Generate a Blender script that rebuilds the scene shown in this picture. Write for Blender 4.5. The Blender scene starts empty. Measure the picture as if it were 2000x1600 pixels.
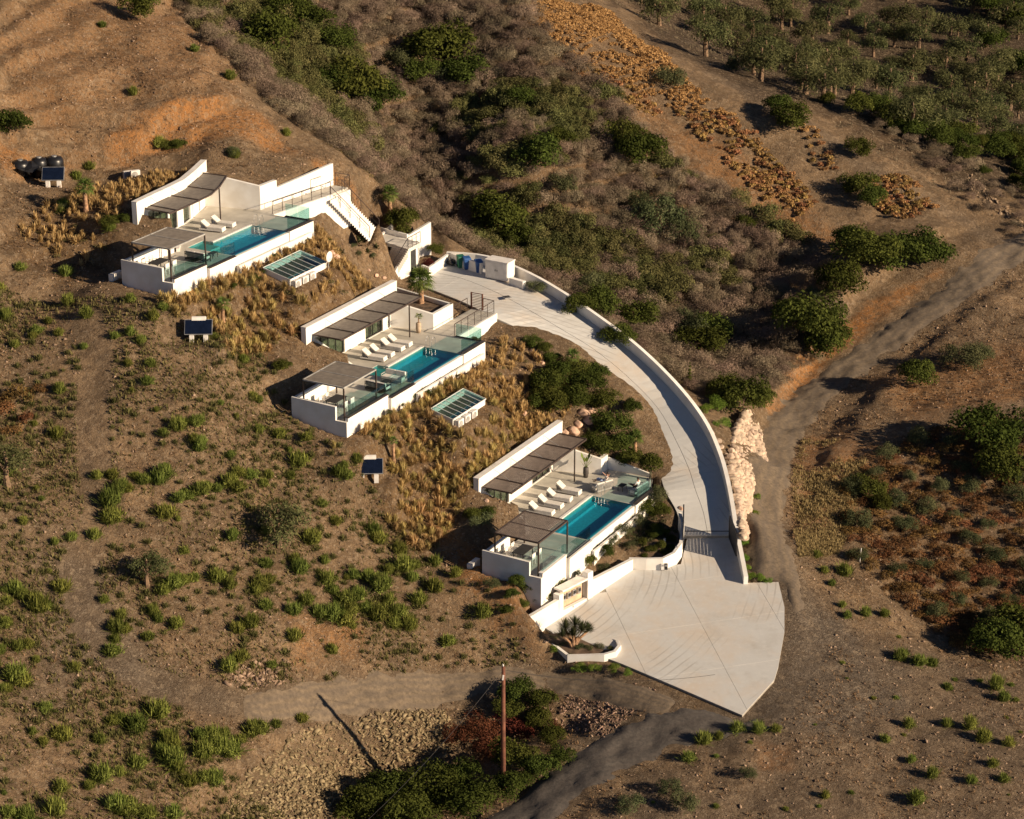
import bpy, math, random
import numpy as np
from mathutils import Vector
random.seed(7); RNG = np.random.default_rng(11)
sc = bpy.context.scene
# ------------------------------------------------------------------ camera, world, sun, exposure
F, PITCH, H = 4500.0, math.atan(1764/4500.0), 67.0
cd = bpy.data.cameras.new('camera'); cam = bpy.data.objects.new('camera', cd); sc.collection.objects.link(cam)
cam.location = (0, 0, H); cam.rotation_euler = (math.pi/2-PITCH, 0, 0)
cd.sensor_width = 36; cd.lens = 81; cd.clip_end = 3000; cd.clip_start = 1
sc.camera = cam
SUN_AZ, SUN_EL = math.radians(-25.5), math.radians(21)      # direction towards the sun (from +X)
w = bpy.data.worlds.new('World'); sc.world = w; w.use_nodes = True
nt = w.node_tree; bg = nt.nodes['Background']
sky = nt.nodes.new('ShaderNodeTexSky'); sky.sky_type = 'NISHITA'; sky.sun_disc = False
sky.air_density = .45; sky.dust_density = .1; sky.altitude = 400; sky.sun_elevation = SUN_EL; sky.sun_rotation = math.pi/2-SUN_AZ
nt.links.new(sky.outputs[0], bg.inputs[0]); bg.inputs[1].default_value = 0.05
sl = bpy.data.lights.new('sun', 'SUN'); sl.energy = 5.0; sl.angle = math.radians(.5); sl.color = (1, .79, .55)
so = bpy.data.objects.new('sun', sl); sc.collection.objects.link(so)
sd = Vector((math.cos(SUN_AZ)*math.cos(SUN_EL), math.sin(SUN_AZ)*math.cos(SUN_EL), math.sin(SUN_EL)))
so.rotation_euler = sd.to_track_quat('Z', 'Y').to_euler(); so.location = sd*80+Vector((0, 150, 0))
sc.view_settings.view_transform = 'Standard'; sc.view_settings.look = 'None'
sc.view_settings.exposure = 0.68; sc.view_settings.gamma = 1
sc.render.engine = 'CYCLES'; sc.cycles.max_bounces = 6; sc.cycles.transparent_max_bounces = 12

# ------------------------------------------------------------------ projection helpers (photo pixel -> point in the place)
def ray(px, py):
    x = (px-1000)/F; v = (py-800)/F
    return x, math.cos(PITCH)-v*math.sin(PITCH), -(math.sin(PITCH)+v*math.cos(PITCH))
def P(px, py, z):
    a, b, c = ray(px, py); k = (z-H)/c
    return Vector((a*k, b*k, z))
UA = math.radians(61); UX, UY = math.cos(UA), math.sin(UA)
ZONE = {1: (900, 800, 4.5455), 2: (560, 520, 4.445), 3: (200, 280, 4.0)}
FZ = {1: 0.0, 2: 8.0, 3: 15.7}
OR = {1: P(900+1170/4.5455, 800+765/4.5455, 0), 2: P(560+1190/4.445, 520+700/4.445, 8), 3: P(200+1170/4, 280+640/4, 15.7)}
def VW(i, u, v, z=0):            # villa frame -> world
    o = OR[i]; return Vector((o.x+u*UX+v*UY, o.y+u*UY-v*UX, FZ[i]+z))
def UV(i, p, z=0):               # measured point of villa i at height z -> villa frame
    x0, y0, k = ZONE[i]; q = P(x0+p[0]/k, y0+p[1]/k, FZ[i]+z)-OR[i]
    return q.x*UX+q.y*UY, q.x*UY-q.y*UX
def ROT(i=0): return UA

# ------------------------------------------------------------------ numpy noise
def hsh(ix, iy, s):
    n = (ix*374761393+iy*668265263+s*974634777) & 0xffffffff
    n = ((n ^ (n >> 13))*1274126177) & 0xffffffff
    return ((n ^ (n >> 16)) & 0xffff)/65535.0
def vnoise(x, y, s=0):
    ix = np.floor(x).astype(np.int64); iy = np.floor(y).astype(np.int64)
    fx = x-ix; fy = y-iy; fx = fx*fx*(3-2*fx); fy = fy*fy*(3-2*fy)
    a = hsh(ix, iy, s); b = hsh(ix+1, iy, s); c = hsh(ix, iy+1, s); d = hsh(ix+1, iy+1, s)
    return (a*(1-fx)+b*fx)*(1-fy)+(c*(1-fx)+d*fx)*fy
def fbm(x, y, sc_, oct=4, s=0):
    t = 0; a = 1; n = 0
    for k in range(oct):
        t = t+a*(vnoise(x/sc_*2**k+17*k, y/sc_*2**k-9*k, s+k)-.5); n += a; a *= .55
    return t/n*2
def sstep(a, b, x):
    t = np.clip((x-a)/(b-a), 0, 1); return t*t*(3-2*t)
def pdist(X, Y, pts):            # distance to a polyline, signed side (left of travel = +)
    best = np.full(X.shape, 1e9); side = np.zeros(X.shape); tt = np.zeros(X.shape); L = 0
    for (x0, y0), (x1, y1) in zip(pts[:-1], pts[1:]):
        dx, dy = x1-x0, y1-y0; l2 = dx*dx+dy*dy
        t = np.clip(((X-x0)*dx+(Y-y0)*dy)/l2, 0, 1)
        d = np.hypot(X-x0-t*dx, Y-y0-t*dy); m = d < best
        best = np.where(m, d, best); side = np.where(m, np.sign(dx*(Y-y0)-dy*(X-x0)), side)
        tt = np.where(m, L+t*math.sqrt(l2), tt); L += math.sqrt(l2)
    return best, side, tt
def inpoly(X, Y, pts):
    r = np.zeros(X.shape, bool); n = len(pts)
    for i in range(n):
        x0, y0 = pts[i]; x1, y1 = pts[(i+1) % n]
        c = ((y0 > Y) != (y1 > Y)) & (X < (x1-x0)*(Y-y0)/(y1-y0+1e-12)+x0); r ^= c
    return r
def polysd(X, Y, pts):           # signed distance, negative inside
    d, _, _ = pdist(X, Y, list(pts)+[pts[0]])
    return np.where(inpoly(X, Y, pts), -d, d)

# ------------------------------------------------------------------ terrain heights
CP = [(100,400,18),(100,600,14),(100,800,10),(100,1000,6.5),(100,1200,3),(100,1400,.3),(100,1600,-2),(-200,800,12),(-300,400,21),(-200,1200,5),(-200,1600,1),
 (150,315,18.3),(150,268,19.9),(350,250,20.2),(350,290,18.9),(150,200,22.3),(150,100,24.8),(150,0,27.2),(-200,100,28),(500,250,19.6),(600,330,17.6),(400,80,24.2),(480,60,21.5),(300,-100,28),
 (700,425,13.2),(780,440,12),(850,480,9.8),(900,450,6),(800,300,10),(600,100,19.5),(700,100,18),(900,100,17),(1000,50,19),(900,-100,22),(1200,60,15),(1500,220,11),(1700,300,8),
 (1850,400,5),(2000,470,3),(1300,250,11),(1200,400,7),(1200,550,3),(1100,600,3.5),(1300,650,.8),(1400,700,-.6),(1450,760,-1.2),(1000,300,12),(1000,450,6),(1000,500,5),(1065,560,4.5),
 (1900,200,1),(1800,100,2),(1500,50,4),(2000,0,3),(1400,-100,10),(2300,300,0),(2300,0,4),(2200,-200,8),
 (1500,1000,-2.6),(1530,850,-2),(1600,740,-1),(1750,640,.5),(1850,560,2),(1432,860,.6),(1440,980,-.5),(1494,890,-1.9),(1462,1010,-2.2),
 (1700,900,-2),(1700,1100,-4.2),(1900,1000,-4),(1950,800,0),(1850,700,0),(1900,1200,-6.5),(1600,1250,-4.0),(1800,1400,-5.3),(1950,1550,-6),(1500,1500,-5.2),(1300,1600,-6),(1000,1600,-6.6),
 (1200,1450,-5.2),(2200,1400,-6.5),(2200,1000,-4),(2200,700,1),(1400,1800,-8),(1900,1800,-8),
 (900,1340,-5),(700,1360,-3.7),(500,1390,-2.5),(300,1330,-.4),(700,1480,-6.2),(500,1600,-5),(700,1600,-7),(300,1600,-3.2),(850,1560,-7.3),(950,1480,-6.2),(600,1900,-10),(100,1900,-5),(-200,1900,-2),
 (950,1120,-1.5),(850,1000,1.5),(700,950,4),(1000,1200,-3),(1000,1300,-4.4),(800,1200,-1.4),(600,1200,.2),(600,1100,1.8),(600,1000,3.9),(400,1000,5.2),(400,1200,1.6),(400,800,9.5),
 (560,860,6.9),(300,600,13.3),(200,520,15),(450,650,11.6),(560,740,9.6),
 (660,440,13.3),(690,455,12.0),(650,490,12.2),(700,500,10.5),(740,522,9.5),(1540,1180,-3.1),(1460,1410,-4.5),(1215,1330,-4.4),(1060,1270,-4.1),(1290,1000,-.9),(1190,1080,-1.5),(1100,1120,-1.7),(1350,830,1.9),(1250,800,2.6),(1130,700,5.2),(1040,650,6.6)]
pts3 = [tuple(P(*c)) for c in CP]
for i in (1, 2, 3):
    dv = {1: 0, 2: 0, 3: 0}[i]
    for u in (-8.3, -3, 2.5):
        pts3.append(tuple(VW(i, u, -5.6, 2.95)))
    for u in (-13.5, -9, -4, 1.5):
        pts3.append(tuple(VW(i, u, 4.2, -1.45)))
    pts3.append(tuple(VW(i, -9.5, -3, 1.3)))
    ul = {1: -13.9, 2: -15.7, 3: -14.3}[i]; eb = {1: (-.8, -1.0, -1.0), 2: (-.3, -.9, -1.3), 3: (-.7, -.95, -1.1)}[i]
    for v_, z_ in zip((-1, 1.2, 3.3), eb): pts3.append(tuple(VW(i, ul-.5, v_, z_)))
for i in (1, 2, 3): pts3.append(tuple(VW(i, 4.2, 3.2, -1.3)))
for q in ((3, 7, 1.6, -1.1), (2, 6.3, 2.2, -1.0), (2, 8.6, 1.8, -.6), (1, 6, 1.2, -.15)): pts3.append(tuple(VW(*q)))
A = np.array(pts3); n = len(A)
def tk(r2): return np.where(r2 > 1e-9, .5*r2*np.log(r2+1e-12), 0)
d2 = ((A[:, None, :2]-A[None, :, :2])**2).sum(-1)
K = np.zeros((n+3, n+3)); K[:n, :n] = tk(d2)+np.eye(n)*1.5
K[:n, n] = 1; K[:n, n+1:] = A[:, :2]; K[n, :n] = 1; K[n+1:, :n] = A[:, :2].T
TW = np.linalg.solve(K, np.concatenate([A[:, 2], [0, 0, 0]]))
def tps(X, Y):
    out = TW[n]+TW[n+1]*X+TW[n+2]*Y
    for k in range(n):
        out = out+TW[k]*tk((X-A[k, 0])**2+(Y-A[k, 1])**2)
    return out
# concrete: forecourt plane and driveway strip
FC = [P(1062,1224,-3.4),P(1236,1112,-2.35),P(1330,1100,-2.2),P(1345,1035,-1.5),P(1432,1040,-1.5),P(1452,1145,-2.8),P(1520,1145,-2.85),P(1532,1190,-3.1),P(1532,1235,-3.4),P(1520,1300,-3.8),P(1512,1325,-3.95),P(1450,1390,-4.35),P(1330,1345,-4.25),P(1215,1300,-4.05),P(1110,1262,-3.8)]
DR = [P(1330,1037,-1.5),P(1318,1000,-1.0)]
LE = [(1333,1045,-1.55),(1322,1000,-.9),(1300,960,-.25),(1288,925,.0),(1262,870,1.0),(1230,800,2.5),(1165,735,4.4),(1090,680,5.75),(1020,645,6.85),(962,618,7.7),(905,590,8.0),(850,568,8.2),(800,548,8.3)]
RE = [(1432,1045,-1.55),(1425,1000,-.9),(1415,950,-.2),(1402,905,.5),(1378,850,1.7),(1340,795,2.9),(1288,738,4.2),(1230,685,5.4),(1170,640,6.4),(1100,592,7.3),(1030,552,8.0),(950,520,8.25),(872,512,8.3)]
LEp = [P(*c) for c in LE]; REp = [P(*c) for c in RE]
def densify(pl, k=4):
    out = []
    m = len(pl)
    for i in range(m-1):
        p0 = pl[max(i-1, 0)]; p1 = pl[i]; p2 = pl[i+1]; p3 = pl[min(i+2, m-1)]
        for j in range(k):
            t = j/k; out.append(.5*((2*p1)+(p2-p0)*t+(2*p0-5*p1+4*p2-p3)*t*t+(3*p1-p0-3*p2+p3)*t**3))
    out.append(pl[-1]); return out
LD = densify(LEp); RD = densify(REp)
fcp = [(p.x, p.y) for p in FC]; drp = [(p.x, p.y) for p in LD]+[(p.x, p.y) for p in reversed(RD)]
M = np.array([[p.x, p.y, 1] for p in FC]); FCC = np.linalg.lstsq(M, np.array([p.z for p in FC]), rcond=None)[0]
def zfc(x, y): return FCC[0]*x+FCC[1]*y+FCC[2]
ctr = [((a+b)/2) for a, b in zip(LD, RD)]
def zdr(X, Y):
    d, s, t = pdist(X, Y, [(p.x, p.y) for p in ctr])
    L = [0]
    for a, b in zip(ctr[:-1], ctr[1:]): L.append(L[-1]+math.hypot(b.x-a.x, b.y-a.y))
    return np.interp(t, L, [p.z for p in ctr])
VU = {1: -13.9, 2: -15.7, 3: -14.3}
def foot(i):
    uL = VU[i]
    f = [(uL-.1, -1.05), (uL-.1, 3.15), (-7, 3.6), (2.9, 3.5), (3.7, .9), (8.0 if i > 1 else 4.2, .9), (8.0 if i > 1 else 4.2, -1.25), (3.75, -1.25), (2.75, -4.75), (-7.9, -4.8), (-6.5, -2.3), (-8.3, -1.05)]
    if i == 1: f = [(uL-.1, -1.05), (uL-.1, 3.15), (-7, 3.6), (2.9, 3.4), (5.1, 2.4), (5.1, -1.3), (3.75, -1.25), (2.75, -4.75), (-7.9, -4.8), (-6.5, -2.3), (-8.3, -1.05)]
    if i == 3: f = [(uL-.1, -1.05), (uL-.1, 3.15), (-7, 3.6), (2.9, 3.5), (3.8, -.2), (10.2, .7), (12.4, .7), (12.4, -.8), (5.9, -1.75), (3.9, -1.9), (2.6, -6.2), (.5, -5.7), (-3.3, -5.0), (-7.9, -4.8), (-6.5, -2.3), (-8.3, -1.05)]
    return [tuple(VW(i, a, b))[:2] for a, b in f]
FOOT = {i: foot(i) for i in (1, 2, 3)}
BANKS = []
def bank(pix, z, amp, wd): BANKS.append(([tuple(P(a, b, z))[:2] for a, b in pix], amp, wd))
bank([(1490,800),(1560,720),(1680,610),(1800,560)], 0, 1.6, 1.2)        # left of travel is up-slope
bank([(880,1375),(760,1385),(640,1400),(520,1450),(430,1530)], -4, 1.6, 1.6)
bank([(-40,322),(150,308),(300,290),(380,270)], 19, 1.5, 1.0)
bank([(2040,575),(1880,640),(1760,705),(1650,780),(1585,860),(1560,960)], -.5, 1.1, .8)
def H0(X, Y, fine=True):
    z = tps(X, Y)
    rough = 1.0
    dd = np.minimum(polysd(X, Y, fcp), polysd(X, Y, drp))
    for i in (1, 2, 3): dd = np.minimum(dd, polysd(X, Y, FOOT[i]))
    calm = sstep(0.3, 5, dd)
    d1, s1, t1 = pdist(X, Y, BANKS[0][0]); mid = np.exp(-(d1/5)**2)
    z = z+BANKS[0][1]*mid*np.where(s1 > 0, sstep(0, BANKS[0][2], d1), 0)*.9
    d1, s1, t1 = pdist(X, Y, BANKS[1][0])
    z = z-np.exp(-(d1/6)**2)*np.where(s1 > 0, sstep(0, 1.8, d1), 0)*1.3
    d1, s1, t1 = pdist(X, Y, BANKS[2][0]); z = z+1.7*np.exp(-(d1/5)**2)*np.where(s1 > 0, sstep(0, 1.0, d1+fbm(X, Y, 2, 3, 61)*.5), 0)
    d1, s1, t1 = pdist(X, Y, BANKS[3][0]); z = z+.45*np.exp(-(d1/3)**2)*np.where(s1 > 0, sstep(0, 2.2, d1+fbm(X, Y, 2, 3, 63)*.5), 0)
    strat = sstep(150, 165, Y)*(1-sstep(-29, -21, X)); zz_ = z+fbm(X, Y, 9, 3, 66)*1.6; tf_ = (zz_/1.5) % 1; z = z+strat*1.5*.62*(sstep(.5, .9, tf_)-tf_)
    z = z+calm*(fbm(X, Y, 14, 3, 3)*.9*sstep(150, 190, Y+X*.3)+fbm(X, Y, 5, 3, 5)*.35)
    if fine: z = z+(.2+.8*calm)*(fbm(X, Y, 1.8, 4, 8)*.24)
    return z
CUTS = []
def cutlin(q, mg):               # a ramp: polygon points carry their own heights
    M_ = np.array([[p.x, p.y, 1] for p in q]); c = np.linalg.lstsq(M_, np.array([p.z for p in q]), rcond=None)[0]
    CUTS.append(([(p.x, p.y) for p in q], lambda X, Y, c=c, lo=min(p.z for p in q), hi=max(p.z for p in q): np.clip(c[0]*X+c[1]*Y+c[2], lo, hi), mg))
def G0(px, py):
    a, b, c = ray(px, py); ks = np.linspace(110, 230, 500); f = H+c*ks/b-H0(a*ks/b, ks, False); k = max(1, int(np.argmax(f < 0))); return Vector((a*ks[k]/b, ks[k], H+c*ks[k]/b))
for px_, py_ in ((388, 668), (721, 940)):
    q_ = G0(px_, py_); cutlin([q_+Vector((-1.7, -.8, 0)), q_+Vector((1.5, -.8, 0)), q_+Vector((1.5, 1.5, 0)), q_+Vector((-1.7, 1.5, 0))], 1.3)
for i_, za_, zb_, zf_ in ((1, -.45, -.85, -.35), (2, -.2, -1.15, -.95), (3, -.65, -1.05, -1.0)):
    ul_ = {1: -13.9, 2: -15.7, 3: -14.3}[i_]
    cutlin([VW(i_, ul_-1.3, -1.6, za_), VW(i_, ul_-.1, -1.6, za_), VW(i_, ul_-.1, 3.4, zb_), VW(i_, ul_-1.3, 3.6, zb_-.15)], 2.6)
    cutlin([VW(i_, ul_, 3.45, zf_-.1), VW(i_, -10.4, 3.45, zf_), VW(i_, -10.4, 4.3, zf_-.1), VW(i_, ul_, 4.3, zf_-.3)], 1.6)
    cutlin([VW(i_, -9.6, 3.95, -1.25), VW(i_, 2.6, 3.95, -1.25), VW(i_, 2.6, 4.8, -1.4), VW(i_, -9.6, 4.8, -1.4)], 1.4)
for i_, u0_, u1_, v0_, v1_, zb_, zf_ in ((2, -8.7, -4.0, 5.8, 7.6, -1.0, -1.45), (3, -5.9, -1.0, 5.1, 7.4, -1.0, -1.55)):
    cutlin([VW(i_, u0_-.4, v0_-.2, zb_-.3), VW(i_, u1_+.4, v0_-.2, zb_-.3), VW(i_, u1_+.4, v1_+.6, zf_-.62), VW(i_, u0_-.4, v1_+.6, zf_-.62)], 1.6)
cutlin([VW(3, 12.0, -3.2, 1.4), VW(3, 14.6, -3.2, 1.3), VW(3, 14.6, 1.6, -.4), VW(3, 12.4, 1.6, -.6)], 4.5)
cutlin([VW(3, 4.2, -2.5, 1.7), VW(3, 12.6, -1.3, 1.5), VW(3, 12.2, -4.0, 2.2), VW(3, 4.6, -4.8, 2.4)], 4.5)
cutlin([VW(2, 3.7, -1.4, .8), VW(2, 6.6, -1.4, .8), VW(2, 7.9, -7.3, .8), VW(2, 3.3, -6.6, 1.0), VW(2, 2.8, -4.9, 1.0)], 1.6)
cutlin([VW(3, 3.5, .3, -1.2), VW(3, 9.8, 1.1, -1.3), VW(3, 9.8, 2.2, -1.6), VW(3, 3.5, 2.8, -1.3)], 2.0)
cutlin([VW(2, 3.4, 1.3, -1.2), VW(2, 8.9, 1.2, -.9), VW(2, 8.6, 2.2, -.9), VW(2, 3.4, 3.2, -1.3)], 1.5)
cutlin([P(652,402,14.3), P(722,470,10.6), P(702,502,10.4), P(632,455,13.4)], 1.8)
cutlin([P(720,476,10.1), P(762,482,9.9), P(738,527,8.6), P(702,508,9.8)], 1.3)
cutlin([P(645,384,15.35), P(668,372,15.35), P(741,448,10.75), P(722,462,10.75)], 3.0)
cutlin([P(728,462,10.3), P(745,450,10.3), P(822,472,10.3), P(800,484,10.3)], 1.8)
cutlin([P(762,470,10.2), P(797,487,10.2), P(772,535,8.1), P(737,522,8.1)], 1.0)
cutlin([P(760,545,8.2), P(835,545,8.2), P(845,500,8.2), P(800,520,8.2)], .8)
cutlin([P(838,538,8.6), P(880,508,8.6), P(850,462,8.8), P(822,480,8.8)], 1.0)
def HT(X, Y, fine=True):
    z = H0(X, Y, fine)
    for poly, zf, mg in CUTS:
        d = polysd(X, Y, poly); zc = zf(X, Y); z = zc+(z-zc)*sstep(.1, mg, d)
    d = polysd(X, Y, drp); zd = zdr(X, Y)-.16
    z = zd+(z-zd)*sstep(.3, 2.2, d)
    d = polysd(X, Y, fcp); zd = zfc(X, Y)-.16
    z = zd+(z-zd)*sstep(.3, 2.2, d)
    for i in (1, 2, 3):
        z = np.where(polysd(X, Y, FOOT[i]) < .27, np.minimum(z, FZ[i]-1.1), z)
    return z
# grid
def axis(lo, a, b, hi, s, g):
    c = list(np.arange(a, b, s)); st = s; x = a
    L = []
    while x > lo: st = min(st*g, 12); x -= st; L.append(x)
    st = s; x = c[-1]; R = []
    while x < hi: st = min(st*g, 12); x += st; R.append(x)
    return np.array(L[::-1]+c+R)
GX = axis(-420, -43, 55, 450, .26, 1.14); GY = axis(20, 106, 216, 900, .26, 1.012)
GX, GY = GX, GY[(GY < 900)]
XX, YY = np.meshgrid(GX, GY)
ZZ = HT(XX, YY)
far = sstep(330, 520, YY); ZZ = ZZ*(1-far)+far*(8+fbm(XX, YY, 90, 3, 2)*14)
side = sstep(90, 200, np.abs(XX)); ZZ = ZZ*(1-side)+side*(6+fbm(XX, YY, 60, 3, 4)*8)
near = sstep(95, 60, YY); ZZ = ZZ*(1-near)+near*(-12)
def zt(x, y):                    # bilinear lookup on the finished ground
    x = np.asarray(x, float); y = np.asarray(y, float)
    i = np.clip(np.searchsorted(GX, x)-1, 0, len(GX)-2); j = np.clip(np.searchsorted(GY, y)-1, 0, len(GY)-2)
    a = (x-GX[i])/(GX[i+1]-GX[i]); b = (y-GY[j])/(GY[j+1]-GY[j])
    return (ZZ[j, i]*(1-a)+ZZ[j, i+1]*a)*(1-b)+(ZZ[j+1, i]*(1-a)+ZZ[j+1, i+1]*a)*b
KS = np.linspace(105, 420, 900)
def G(px, py):                   # where the line of sight meets the ground
    a, b, c = ray(px, py); x = a*KS/b; y = KS; z = H+c*KS/b
    f = z-zt(x, y); m = np.where(f < 0)[0]
    if not len(m): return P(px, py, 0)
    k = max(m[0], 1); t = f[k-1]/(f[k-1]-f[k]); kk = KS[k-1]+(KS[k]-KS[k-1])*t
    return Vector((a*kk/b, kk, float(zt(a*kk/b, kk))))
def GL(pix): return [tuple(G(a, b))[:2] for a, b in pix]

# ------------------------------------------------------------------ materials
MAT = {}
def N(nt, t, **k):
    nd = nt.nodes.new(t)
    for a, b in k.items(): setattr(nd, a, b)
    return nd
def mat(name, col, rough=.7, metal=0, var=.12, scale=3.0, bump=.0, col2=None, spec=.5, objrand=0):
    if name in MAT: return MAT[name]
    m = bpy.data.materials.new(name); m.use_nodes = True; nt = m.node_tree; b = nt.nodes['Principled BSDF']
    b.inputs['Roughness'].default_value = rough; b.inputs['Metallic'].default_value = metal
    b.inputs['Specular IOR Level'].default_value = spec
    tc = N(nt, 'ShaderNodeNewGeometry'); no = N(nt, 'ShaderNodeTexNoise'); no.inputs['Scale'].default_value = scale; no.inputs['Detail'].default_value = 6
    nt.links.new(tc.outputs['Position'], no.inputs['Vector'])
    mx = N(nt, 'ShaderNodeMix', data_type='RGBA')
    c2 = col2 or tuple(max(0, c*(1-var*2)) for c in col)
    mx.inputs['A'].default_value = (*c2, 1); mx.inputs['B'].default_value = (*[min(1, c*(1+(var if not col2 else 0))) for c in col], 1)
    rp = N(nt, 'ShaderNodeMapRange'); rp.inputs['From Min'].default_value = .35; rp.inputs['From Max'].default_value = .65
    nt.links.new(no.outputs['Fac'], rp.inputs['Value']); nt.links.new(rp.outputs[0], mx.inputs['Factor'])
    last = mx.outputs['Result']
    if objrand:
        oi = N(nt, 'ShaderNodeObjectInfo'); hv = N(nt, 'ShaderNodeHueSaturation')
        r1 = N(nt, 'ShaderNodeMapRange'); r1.inputs['To Min'].default_value = 1-objrand; r1.inputs['To Max'].default_value = 1+objrand
        nt.links.new(oi.outputs['Random'], r1.inputs['Value']); nt.links.new(r1.outputs[0], hv.inputs['Value'])
        r2 = N(nt, 'ShaderNodeMapRange'); r2.inputs['To Min'].default_value = .5-objrand*.06; r2.inputs['To Max'].default_value = .5+objrand*.05
        ml = N(nt, 'ShaderNodeMath', operation='FRACT'); m2 = N(nt, 'ShaderNodeMath', operation='MULTIPLY'); m2.inputs[1].default_value = 17.3
        nt.links.new(oi.outputs['Random'], m2.inputs[0]); nt.links.new(m2.outputs[0], ml.inputs[0]); nt.links.new(ml.outputs[0], r2.inputs['Value'])
        nt.links.new(r2.outputs[0], hv.inputs['Hue']); nt.links.new(last, hv.inputs['Color']); last = hv.outputs['Color']
    nt.links.new(last, b.inputs['Base Color'])
    if bump:
        bp = N(nt, 'ShaderNodeBump'); bp.inputs['Strength'].default_value = bump; bp.inputs['Distance'].default_value = .05
        nt.links.new(no.outputs['Fac'], bp.inputs['Height']); nt.links.new(bp.outputs[0], b.inputs['Normal'])
    MAT[name] = m; return m
def leafmat(name, c1, c2, objrand=.25, trans=.25):
    if name in MAT: return MAT[name]
    m = bpy.data.materials.new(name); m.use_nodes = True; nt = m.node_tree; nt.nodes.remove(nt.nodes['Principled BSDF'])
    at = N(nt, 'ShaderNodeAttribute', attribute_name='tone'); mx = N(nt, 'ShaderNodeMix', data_type='RGBA')
    mx.inputs['A'].default_value = (*c1, 1); mx.inputs['B'].default_value = (*c2, 1); nt.links.new(at.outputs['Fac'], mx.inputs['Factor'])
    oi = N(nt, 'ShaderNodeObjectInfo'); hv = N(nt, 'ShaderNodeHueSaturation')
    r1 = N(nt, 'ShaderNodeMapRange'); r1.inputs['To Min'].default_value = 1-objrand; r1.inputs['To Max'].default_value = 1+objrand
    nt.links.new(oi.outputs['Random'], r1.inputs['Value']); nt.links.new(r1.outputs[0], hv.inputs['Value'])
    m2 = N(nt, 'ShaderNodeMath', operation='MULTIPLY'); m2.inputs[1].default_value = 17.3; fr = N(nt, 'ShaderNodeMath', operation='FRACT')
    r2 = N(nt, 'ShaderNodeMapRange'); r2.inputs['To Min'].default_value = .475; r2.inputs['To Max'].default_value = .52
    nt.links.new(oi.outputs['Random'], m2.inputs[0]); nt.links.new(m2.outputs[0], fr.inputs[0]); nt.links.new(fr.outputs[0], r2.inputs['Value']); nt.links.new(r2.outputs[0], hv.inputs['Hue'])
    nt.links.new(mx.outputs['Result'], hv.inputs['Color'])
    df = N(nt, 'ShaderNodeBsdfDiffuse'); tr = N(nt, 'ShaderNodeBsdfTranslucent'); ms = N(nt, 'ShaderNodeMixShader'); ms.inputs[0].default_value = trans
    nt.links.new(hv.outputs[0], df.inputs[0]); nt.links.new(hv.outputs[0], tr.inputs[0])
    nt.links.new(df.outputs[0], ms.inputs[1]); nt.links.new(tr.outputs[0], ms.inputs[2]); nt.links.new(ms.outputs[0], nt.nodes['Material Output'].inputs[0])
    MAT[name] = m; return m
def glassmat(name, tint, refl=.9, rough=.03):
    m = bpy.data.materials.new(name); m.use_nodes = True; nt = m.node_tree; nt.nodes.remove(nt.nodes['Principled BSDF'])
    t = N(nt, 'ShaderNodeBsdfTransparent'); t.inputs[0].default_value = (*tint, 1); g = N(nt, 'ShaderNodeBsdfGlossy'); g.inputs['Roughness'].default_value = rough
    g.inputs['Color'].default_value = (refl, refl, refl, 1)
    fr = N(nt, 'ShaderNodeLayerWeight'); fr.inputs[0].default_value = .5; ms = N(nt, 'ShaderNodeMixShader')
    pw = N(nt, 'ShaderNodeMath', operation='POWER'); pw.inputs[1].default_value = 4; nt.links.new(fr.outputs['Facing'], pw.inputs[0])
    ma_ = N(nt, 'ShaderNodeMath', operation='MULTIPLY_ADD'); ma_.inputs[1].default_value = .85; ma_.inputs[2].default_value = .04; nt.links.new(pw.outputs[0], ma_.inputs[0])
    nt.links.new(ma_.outputs[0], ms.inputs[0]); nt.links.new(t.outputs[0], ms.inputs[1]); nt.links.new(g.outputs[0], ms.inputs[2]); nt.links.new(ms.outputs[0], nt.nodes['Material Output'].inputs[0])
    MAT[name] = m; return m, fr
WHITE = mat('white_render', (.80, .785, .76), .85, scale=.9, bump=.08, col2=(.70, .665, .61))
WHITEC = mat('white_cap', (.74, .71, .67), .8, var=.06, scale=2)
CONC = mat('pale_concrete', (.58, .55, .50), .85, var=.10, scale=.5, bump=.05)
DECK = mat('deck_stone', (.50, .47, .41), .7, var=.10, scale=.7)
BROWN = mat('brown_metal', (.085, .06, .05), .5, metal=.3)
SLAT = mat('slat_brown', (.16, .125, .105), .6, var=.1)
SLATG = mat('slat_grey', (.185, .16, .135), .7, var=.1)
DARKM = mat('dark_metal', (.03, .028, .03), .45, metal=.4)
DARKCAP = mat('dark_cap', (.05, .04, .038), .5)
CHROME = mat('chrome', (.42, .43, .44), .38, metal=1)
CUSH = mat('cushion', (.72, .68, .62), .95, var=.06, scale=6)
GREYC = mat('grey_cloth', (.3, .28, .26), .95)
CURT = mat('curtain', (.42, .40, .30), .9, var=.2, scale=4)
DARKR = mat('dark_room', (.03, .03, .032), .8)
TEAK = mat('grey_frame', (.35, .34, .32), .6)
POOLT = mat('pool_tile', (.13, .42, .50), .5, var=.08, scale=5)
POOLS = mat('pool_shelf', (.45, .55, .46), .5, var=.08, scale=5)
PINKROCK = mat('pink_rock', (.60, .40, .29), .9, var=.15, scale=2, bump=.5)
PALEROCK = mat('pale_rock', (.50, .385, .29), .9, var=.18, scale=1.6, bump=.6, objrand=.12)
BARK = mat('bark', (.20, .13, .08), .95, var=.25, scale=5, bump=.4)
PBARK = mat('palm_bark', (.34, .20, .115), .95, var=.3, scale=6, bump=.4)
WOODP = mat('pole_wood', (.16, .06, .035), .85, var=.2, scale=3)
SOLAR = mat('solar_glass', (.006, .010, .025), .12, var=.1)
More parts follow.
